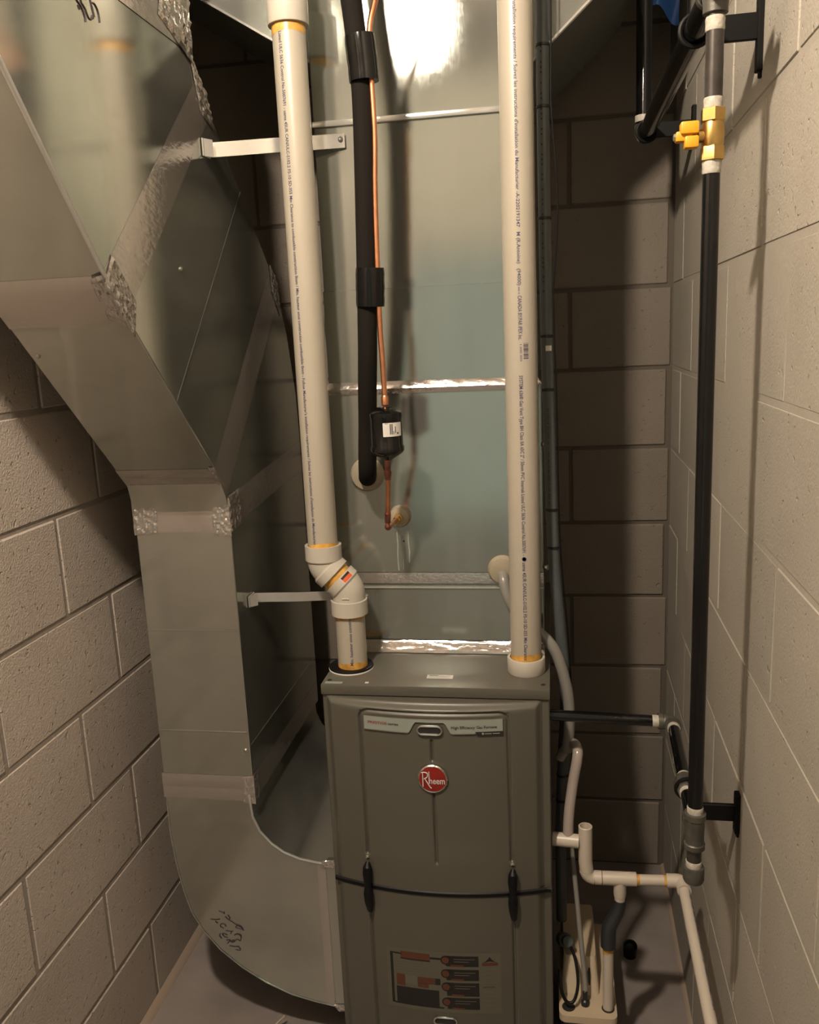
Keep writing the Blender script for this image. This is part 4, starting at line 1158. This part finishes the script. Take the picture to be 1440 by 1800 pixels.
# ------------------------------------------------------------------ grey conduit with zip ties
con = thing('electrical_conduit', 'grey plastic conduit beside the plenum, black zip ties along it', 'conduit', (0.0108, 1.72, 0.235))
CP = [(-0.0055, 1.70, 2.50), (-0.0080, 1.70, 2.08), (-0.0090, 1.70, 1.93), (-0.0080, 1.70, 1.68), (-0.0072, 1.70, 1.507), (-0.0040, 1.70, 1.308), (-0.0005, 1.70, 1.147), (0.0035, 1.70, 1.049), (0.0136, 1.70, 0.920), (0.0215, 1.70, 0.830), (0.0230, 1.705, 0.740), (0.0170, 1.715, 0.620), (0.0108, 1.72, 0.450), (0.0108, 1.72, 0.250), (0.0108, 1.72, 0.235)]
MB().tube(spline(CP, 5), 0.0118, 18).build('conduit_tube', M['conduit'], con)
for z in (2.030, 1.926, 1.732, 1.515, 1.413, 1.174, 1.096, 0.585, 0.525):
    for i in range(len(CP) - 1):
        a, b = Vector(CP[i]), Vector(CP[i + 1])
        if a.z >= z >= b.z:
            p = a.lerp(b, (a.z - z) / (a.z - b.z))
    MB().lathe([(0.0118, 0), (0.0132, 0.0006), (0.0132, 0.0050), (0.0118, 0.0056)], p, n=18).build('zip_tie', M['tie'], con)
hub_patch((-0.0070, 1.70, 1.49), (0, 0, 1), 0.0123, 0.0, 0.010, -0.2, 0.8, M['white'], 'tag', con)
for z0, z1 in ((2.03, 1.60), (1.38, 1.18)):
    pipe_text('|| ||| | || ||| || | ||| || | || ||| | || ||| || |', -0.0084 if z0 > 1.5 else -0.0025, 1.70, 0.0120, -0.25, z0, z0 - z1, 0.0022, 'printed_text', con, M['ink'])
cab = MB().tube(spline([(0.0075, 1.692, 2.40), (0.0065, 1.692, 2.04), (0.0060, 1.692, 1.926), (0.0155, 1.692, 1.79), (0.0135, 1.692, 1.69), (0.0068, 1.692, 1.61), (0.0075, 1.692, 1.515), (0.0105, 1.692, 1.40), (0.0140, 1.692, 1.15), (0.0200, 1.693, 1.03), (0.0300, 1.694, 0.90), (0.0380, 1.695, 0.70), (0.0340, 1.70, 0.5)], 5), 0.0016, 8).build('thermostat_wire', M['rubber'])
tag(cab, 'thin dark wire bowing out beside the zip tied grey conduit', 'wire')

# ------------------------------------------------------------------ drain hoses
hose = MB().tube(spline([(-0.103, 1.712, 1.043), (-0.1000, 1.694, 1.030), (-0.0930, 1.686, 1.002), (-0.0760, 1.682, 0.968), (-0.0480, 1.674, 0.938), (-0.0190, 1.664, 0.920), (0.0050, 1.660, 0.886), (0.0228, 1.660, 0.823), (0.0294, 1.660, 0.774), (0.0290, 1.660, 0.715), (0.0247, 1.662, 0.672)], 6), 0.0114, 16).build('coil_drain_hose', M['vinyl'])
tag(hose, 'grey vinyl drain hose leaving the coil case putty and dropping past the furnace corner', 'hose')
ch = MB().tube(spline([(0.0100, 1.690, 0.640), (0.0220, 1.684, 0.664), (0.0380, 1.655, 0.692), (0.0450, 1.628, 0.694), (0.0440, 1.614, 0.678), (0.0350, 1.604, 0.630), (0.0270, 1.590, 0.575), (0.0240, 1.580, 0.527)], 6), 0.0106, 18).build('furnace_drain_hose', M['clear'])
tag(ch, 'milky pinkish hose looping from the furnace side onto the white drain tee', 'hose')

# ------------------------------------------------------------------ white condensate drain
DY = 1.575
dp = thing('condensate_drain', 'white plastic condensate drain with open vent stub, tees and a run to the front', 'pipe', (0.126, DY, 0.40))
PI_R, FI_R = 0.0107, 0.0138
ZT = 0.520; ZH = 0.441
mb = MB()
mb.tube([(-0.006, DY + 0.005, ZT), (0.046, DY, ZT)], FI_R, 20)
mb.build('inlet_tee', M['pvc_old'], dp)
MB().lathe([(FI_R, 0.0), (FI_R, 0.080), (0.0128, 0.081), (0.0108, 0.081), (0.0105, 0.060), (0.0001, 0.059)], (0.0585, DY, 0.474), n=26).build('vent_stub', M['pvc_old'], dp)
MB().tube(bend((0.0585, DY, 0.50), (0.0605, DY, ZH), (0.12, DY, ZH), 0.016, 8), FI_R, 22).build('elbow', M['pvc_old'], dp)
MB().tube([(0.0585, DY, 0.476), (0.0605, DY, 0.457)], FI_R, 22).build('elbow', M['pvc_old'], dp)
MB().tube([(0.0766, DY, ZH), (0.0905, DY, ZH)], FI_R, 22).build('elbow', M['pvc_old'], dp)
MB().lathe([(FI_R + 0.0002, 0), (FI_R + 0.0002, 0.0008)], (0.0909, DY, ZH), (1, 0, 0), n=22).build('joint_line', M['ink'], dp)
mb = MB()
mb.tube([(0.0917, DY, ZH), (0.1585, DY, ZH + 0.001)], FI_R, 22)
mb.lathe([(0.0128, 0.0), (0.0128, -0.028), (0.0115, -0.036)], (0.1265, DY, ZH - 0.004), n=22)
mb.build('tee', M['pvc_old'], dp)
MB().lathe([(0.0107, 0.0), (0.0107, -0.014)], (0.1265, DY, ZH - 0.036), n=20).build('pipe', M['pvc_old'], dp)
MB().tube([(0.157, DY, ZH), (0.222, DY, ZH + 0.002)], PI_R, 20).build('pipe', M['pvc_old'], dp)
MB().lathe([(PI_R + 0.0002, 0), (PI_R + 0.0003, 0.006)], (0.1587, DY, ZH + 0.0002), (1, 0, 0), n=20).build('primer_stain', M['primer'], dp)
MB().lathe([(PI_R + 0.0002, 0), (PI_R + 0.0003, 0.005)], (0.2120, DY, ZH + 0.0016), (1, 0, 0), n=20).build('primer_stain', M['primer'], dp)
cor = (0.2465, DY, ZH + 0.003)
eb = bend((0.215, DY, ZH + 0.002), cor, (0.2490, 1.45, 0.437), 0.010, 7)
MB().tube([(0.217, DY, ZH + 0.002)] + eb + [(0.2470, 1.545, 0.4425)], FI_R, 22).build('elbow', M['pvc_old'], dp)
run = [(0.2470, 1.550, 0.4425), (0.2500, 1.270, 0.395), (0.2530, 0.700, 0.300), (0.2550, 0.25, 0.225)]
MB().tube(run, PI_R, 20).build('run_pipe', M['pvc_old'], dp)
MB().tube(bend((0.2530, 0.700, 0.300), (0.2555, 0.20, 0.217), (0.2555, 0.20, 0.0), 0.03, 6) + [(0.2555, 0.20, 0.0)], PI_R, 16).build('run_pipe', M['pvc_old'], dp)
# worn, no longer readable print along the run
p0, p1 = Vector(run[0]), Vector(run[1])
mb = MB()
random.seed(21)
for k in range(70):
    f = 0.08 + 0.0125 * k + random.uniform(-0.002, 0.002)
    g = f + random.uniform(0.003, 0.008)
    a0 = 0.62 + random.uniform(-0.06, 0.06); a1 = a0 + random.uniform(0.25, 0.6)
    vs = []
    for ff, aa in ((f, a0), (f, (a0 + a1) / 2), (f, a1), (g, a1), (g, (a0 + a1) / 2), (g, a0)):
        p = p0.lerp(p1, ff)
        vs.append((p.x + (PI_R + 0.0005) * math.sin(aa), p.y, p.z + (PI_R + 0.0005) * math.cos(aa)))
    mb.add(vs, [(0, 1, 4, 5), (1, 2, 3, 4)])
mb.build('worn_print', M['print'], dp, fix=False)

rc = MB().tube(spline([(0.1265, DY, 0.394), (0.1260, DY, 0.383), (0.1225, DY - 0.001, 0.369), (0.1145, DY - 0.003, 0.352), (0.1065, DY - 0.005, 0.336), (0.1040, DY - 0.006, 0.322), (0.1035, DY - 0.006, 0.305), (0.1035, DY - 0.006, 0.289)], 5), [0.0125] * 8 + [0.0128 + 0.00013 * k for k in range(20)] + [0.0154] * 8, 22).build('rubber_coupler', M['rubber_grey'])
tag(rc, 'dark rubber offset coupler between the white tee and the pump pipe', 'coupler')
pp = thing('pump_inlet_pipe', 'short cream white pipe from the rubber coupler into the pump lid', 'pipe', (0.1035, DY - 0.006, 0.13))
MB().tube([(0.1035, DY - 0.006, 0.125), (0.1035, DY - 0.006, 0.292)], 0.0107, 20).build('pipe', M['pvc_old'], pp)
stain(0.1035, DY - 0.006, 0.290, 0.276, pp, 0.002, 0.0107)

# ------------------------------------------------------------------ condensate pump
PZ = 0.142
pump = thing('condensate_pump', 'cream condensate pump on the floor beside the furnace', 'pump', (0.062, 1.68, 0))
def rrect(x0, x1, y0, y1, r, k=5):
    P = []
    for cx, cy, a in ((x1 - r, y1 - r, 0), (x0 + r, y1 - r, PI / 2), (x0 + r, y0 + r, PI), (x1 - r, y0 + r, 3 * PI / 2)):
        P += [(cx + r * math.cos(a + PI / 2 * i / k), cy + r * math.sin(a + PI / 2 * i / k)) for i in range(k + 1)]
    return P
MB().prism(rrect(0.006, 0.116, 1.545, 1.822, 0.014), 'XY', 0.0, PZ - 0.016).build('tank', M['pump_b'], pump)
MB().prism(rrect(0.003, 0.121, 1.538, 1.828, 0.014), 'XY', PZ - 0.016, PZ).build('lid', M['pump'], pump)
mb = MB()
A_ = rrect(0.008, 0.088, 1.600, 1.820, 0.010); B_ = rrect(0.014, 0.082, 1.640, 1.812, 0.008)
n_ = len(A_)
mb.add([(x, y, PZ) for x, y in A_] + [(x, y, PZ + 0.062) for x, y in B_], [(i, (i + 1) % n_, n_ + (i + 1) % n_, n_ + i) for i in range(n_)] + [tuple(n_ + i for i in range(n_))])
mb.build('motor_cover', M['pump'], pump)
for x0, y0 in ((0.066, 1.610), (0.058, 1.604)):
    MB().box((x0, y0, PZ + 0.008), (x0 + 0.003, y0 + 0.026, PZ + 0.044), 0.0008).build('vent_slot', M['fdark'], pump)
for x, y, r in ((0.0225, 1.563, 0.0135), (0.1035, DY - 0.008, 0.0132)):
    MB().lathe([(r, 0), (r, 0.0006)], (x, y, PZ), n=24).build('lid_hole', M['fdark'], pump)
MB().lathe([(0.0085, 0), (0.0085, 0.010), (0.0055, 0.013), (0.0050, 0.030), (0.0038, 0.031)], (0.0570, 1.572, PZ), (0, 0.12, 1), n=16).build('outlet_barb', M['pump_b'], pump)
MB().tube(spline([(0.058, 1.577, PZ + 0.026), (0.055, 1.590, 0.215), (0.047, 1.610, 0.300), (0.038, 1.640, 0.400), (0.030, 1.665, 0.480), (0.027, 1.68, 0.53)], 6), 0.0052, 12).build('discharge_hose', M['vinyl'], pump)
MB().tube(spline([(0.012, 1.650, 0.235), (0.026, 1.632, 0.236), (0.038, 1.604, 0.222), (0.0425, 1.575, 0.190), (0.034, 1.556, 0.165), (0.020, 1.553, 0.162), (0.009, 1.560, 0.180), (0.005, 1.580, 0.215)], 6), 0.0034, 10).build('power_cord', M['rubber'], pump)
mb = MB()
mb.lathe([(0.0150, 0), (0.0150, 0.03), (0.011, 0.034), (0.011, 0.052)], (0.012, 1.672, 0.218), (0.15, -0.55, 0.35), n=18)
mb.build('cord_fitting', M['conduit'], pump)

# ------------------------------------------------------------------ blue film at the top right, offcut on the floor
random.seed(11)
mb = MB()
def film(u, v):
    x = 0.228 + 0.068 * u - 0.010 * v
    z = 2.60 - (2.60 - 2.205) * v - 0.02 * u * v + (0.012 * math.sin(u * 5) if v > 0.9 else 0)
    y = 2.12 + 0.012 * math.sin(u * 6 + v * 3) + 0.006 * math.sin(v * 17 + u * 4)
    return (x, y, z)
mb.grid(film, 14, 22)
k_ = len(mb.v)
mb.add([(v[0], v[1] + 0.0008, v[2]) for v in mb.v], [tuple(reversed(f)) for f in mb.f])
tag(mb.build('plastic_sheet', M['blue'], None, fix=False), 'blue plastic film hanging in the top corner behind the fat header', 'plastic film')
tag(MB().tube(spline([(-0.655, 1.505, 0.004), (-0.647, 1.540, 0.004), (-0.632, 1.575, 0.016), (-0.612, 1.592, 0.030)], 5), 0.0026, 8).build('wire_offcut', M['twig']), 'bent pale wire offcut on the floor under the duct elbow', 'wire')

stub = thing('pipe_stub', 'short black pipe stub with an open mouth on the floor behind the rubber coupler', 'pipe', (0.178, 1.90, 0))
MB().tube([(0.178, 1.906, 0.0), (0.178, 1.903, 0.018)], 0.0150, 22).build('pipe', M['rubber'], stub)
MB().lathe([(0.0150, 0.0), (0.0170, 0.0), (0.0170, 0.022), (0.0140, 0.022), (0.0138, 0.008), (0.0001, 0.007)], (0.178, 1.903, 0.016), (0, -0.35, 0.9), n=26, caps=False).build('mouth', M['rubber'], stub)
# pale scuffs on the floor paint by the duct
flr = bpy.data.objects['floor']
random.seed(5)
for k in range(9):
    x = -0.60 + 0.020 * k + random.uniform(-0.006, 0.006); y = 1.500 - 0.0012 * k + random.uniform(-0.003, 0.003); w = random.uniform(0.006, 0.016)
    MB().box((x, y, 0), (x + w, y + random.uniform(0.0015, 0.003), 0.0004)).build('paint_scuff', M['scuff'], flr)
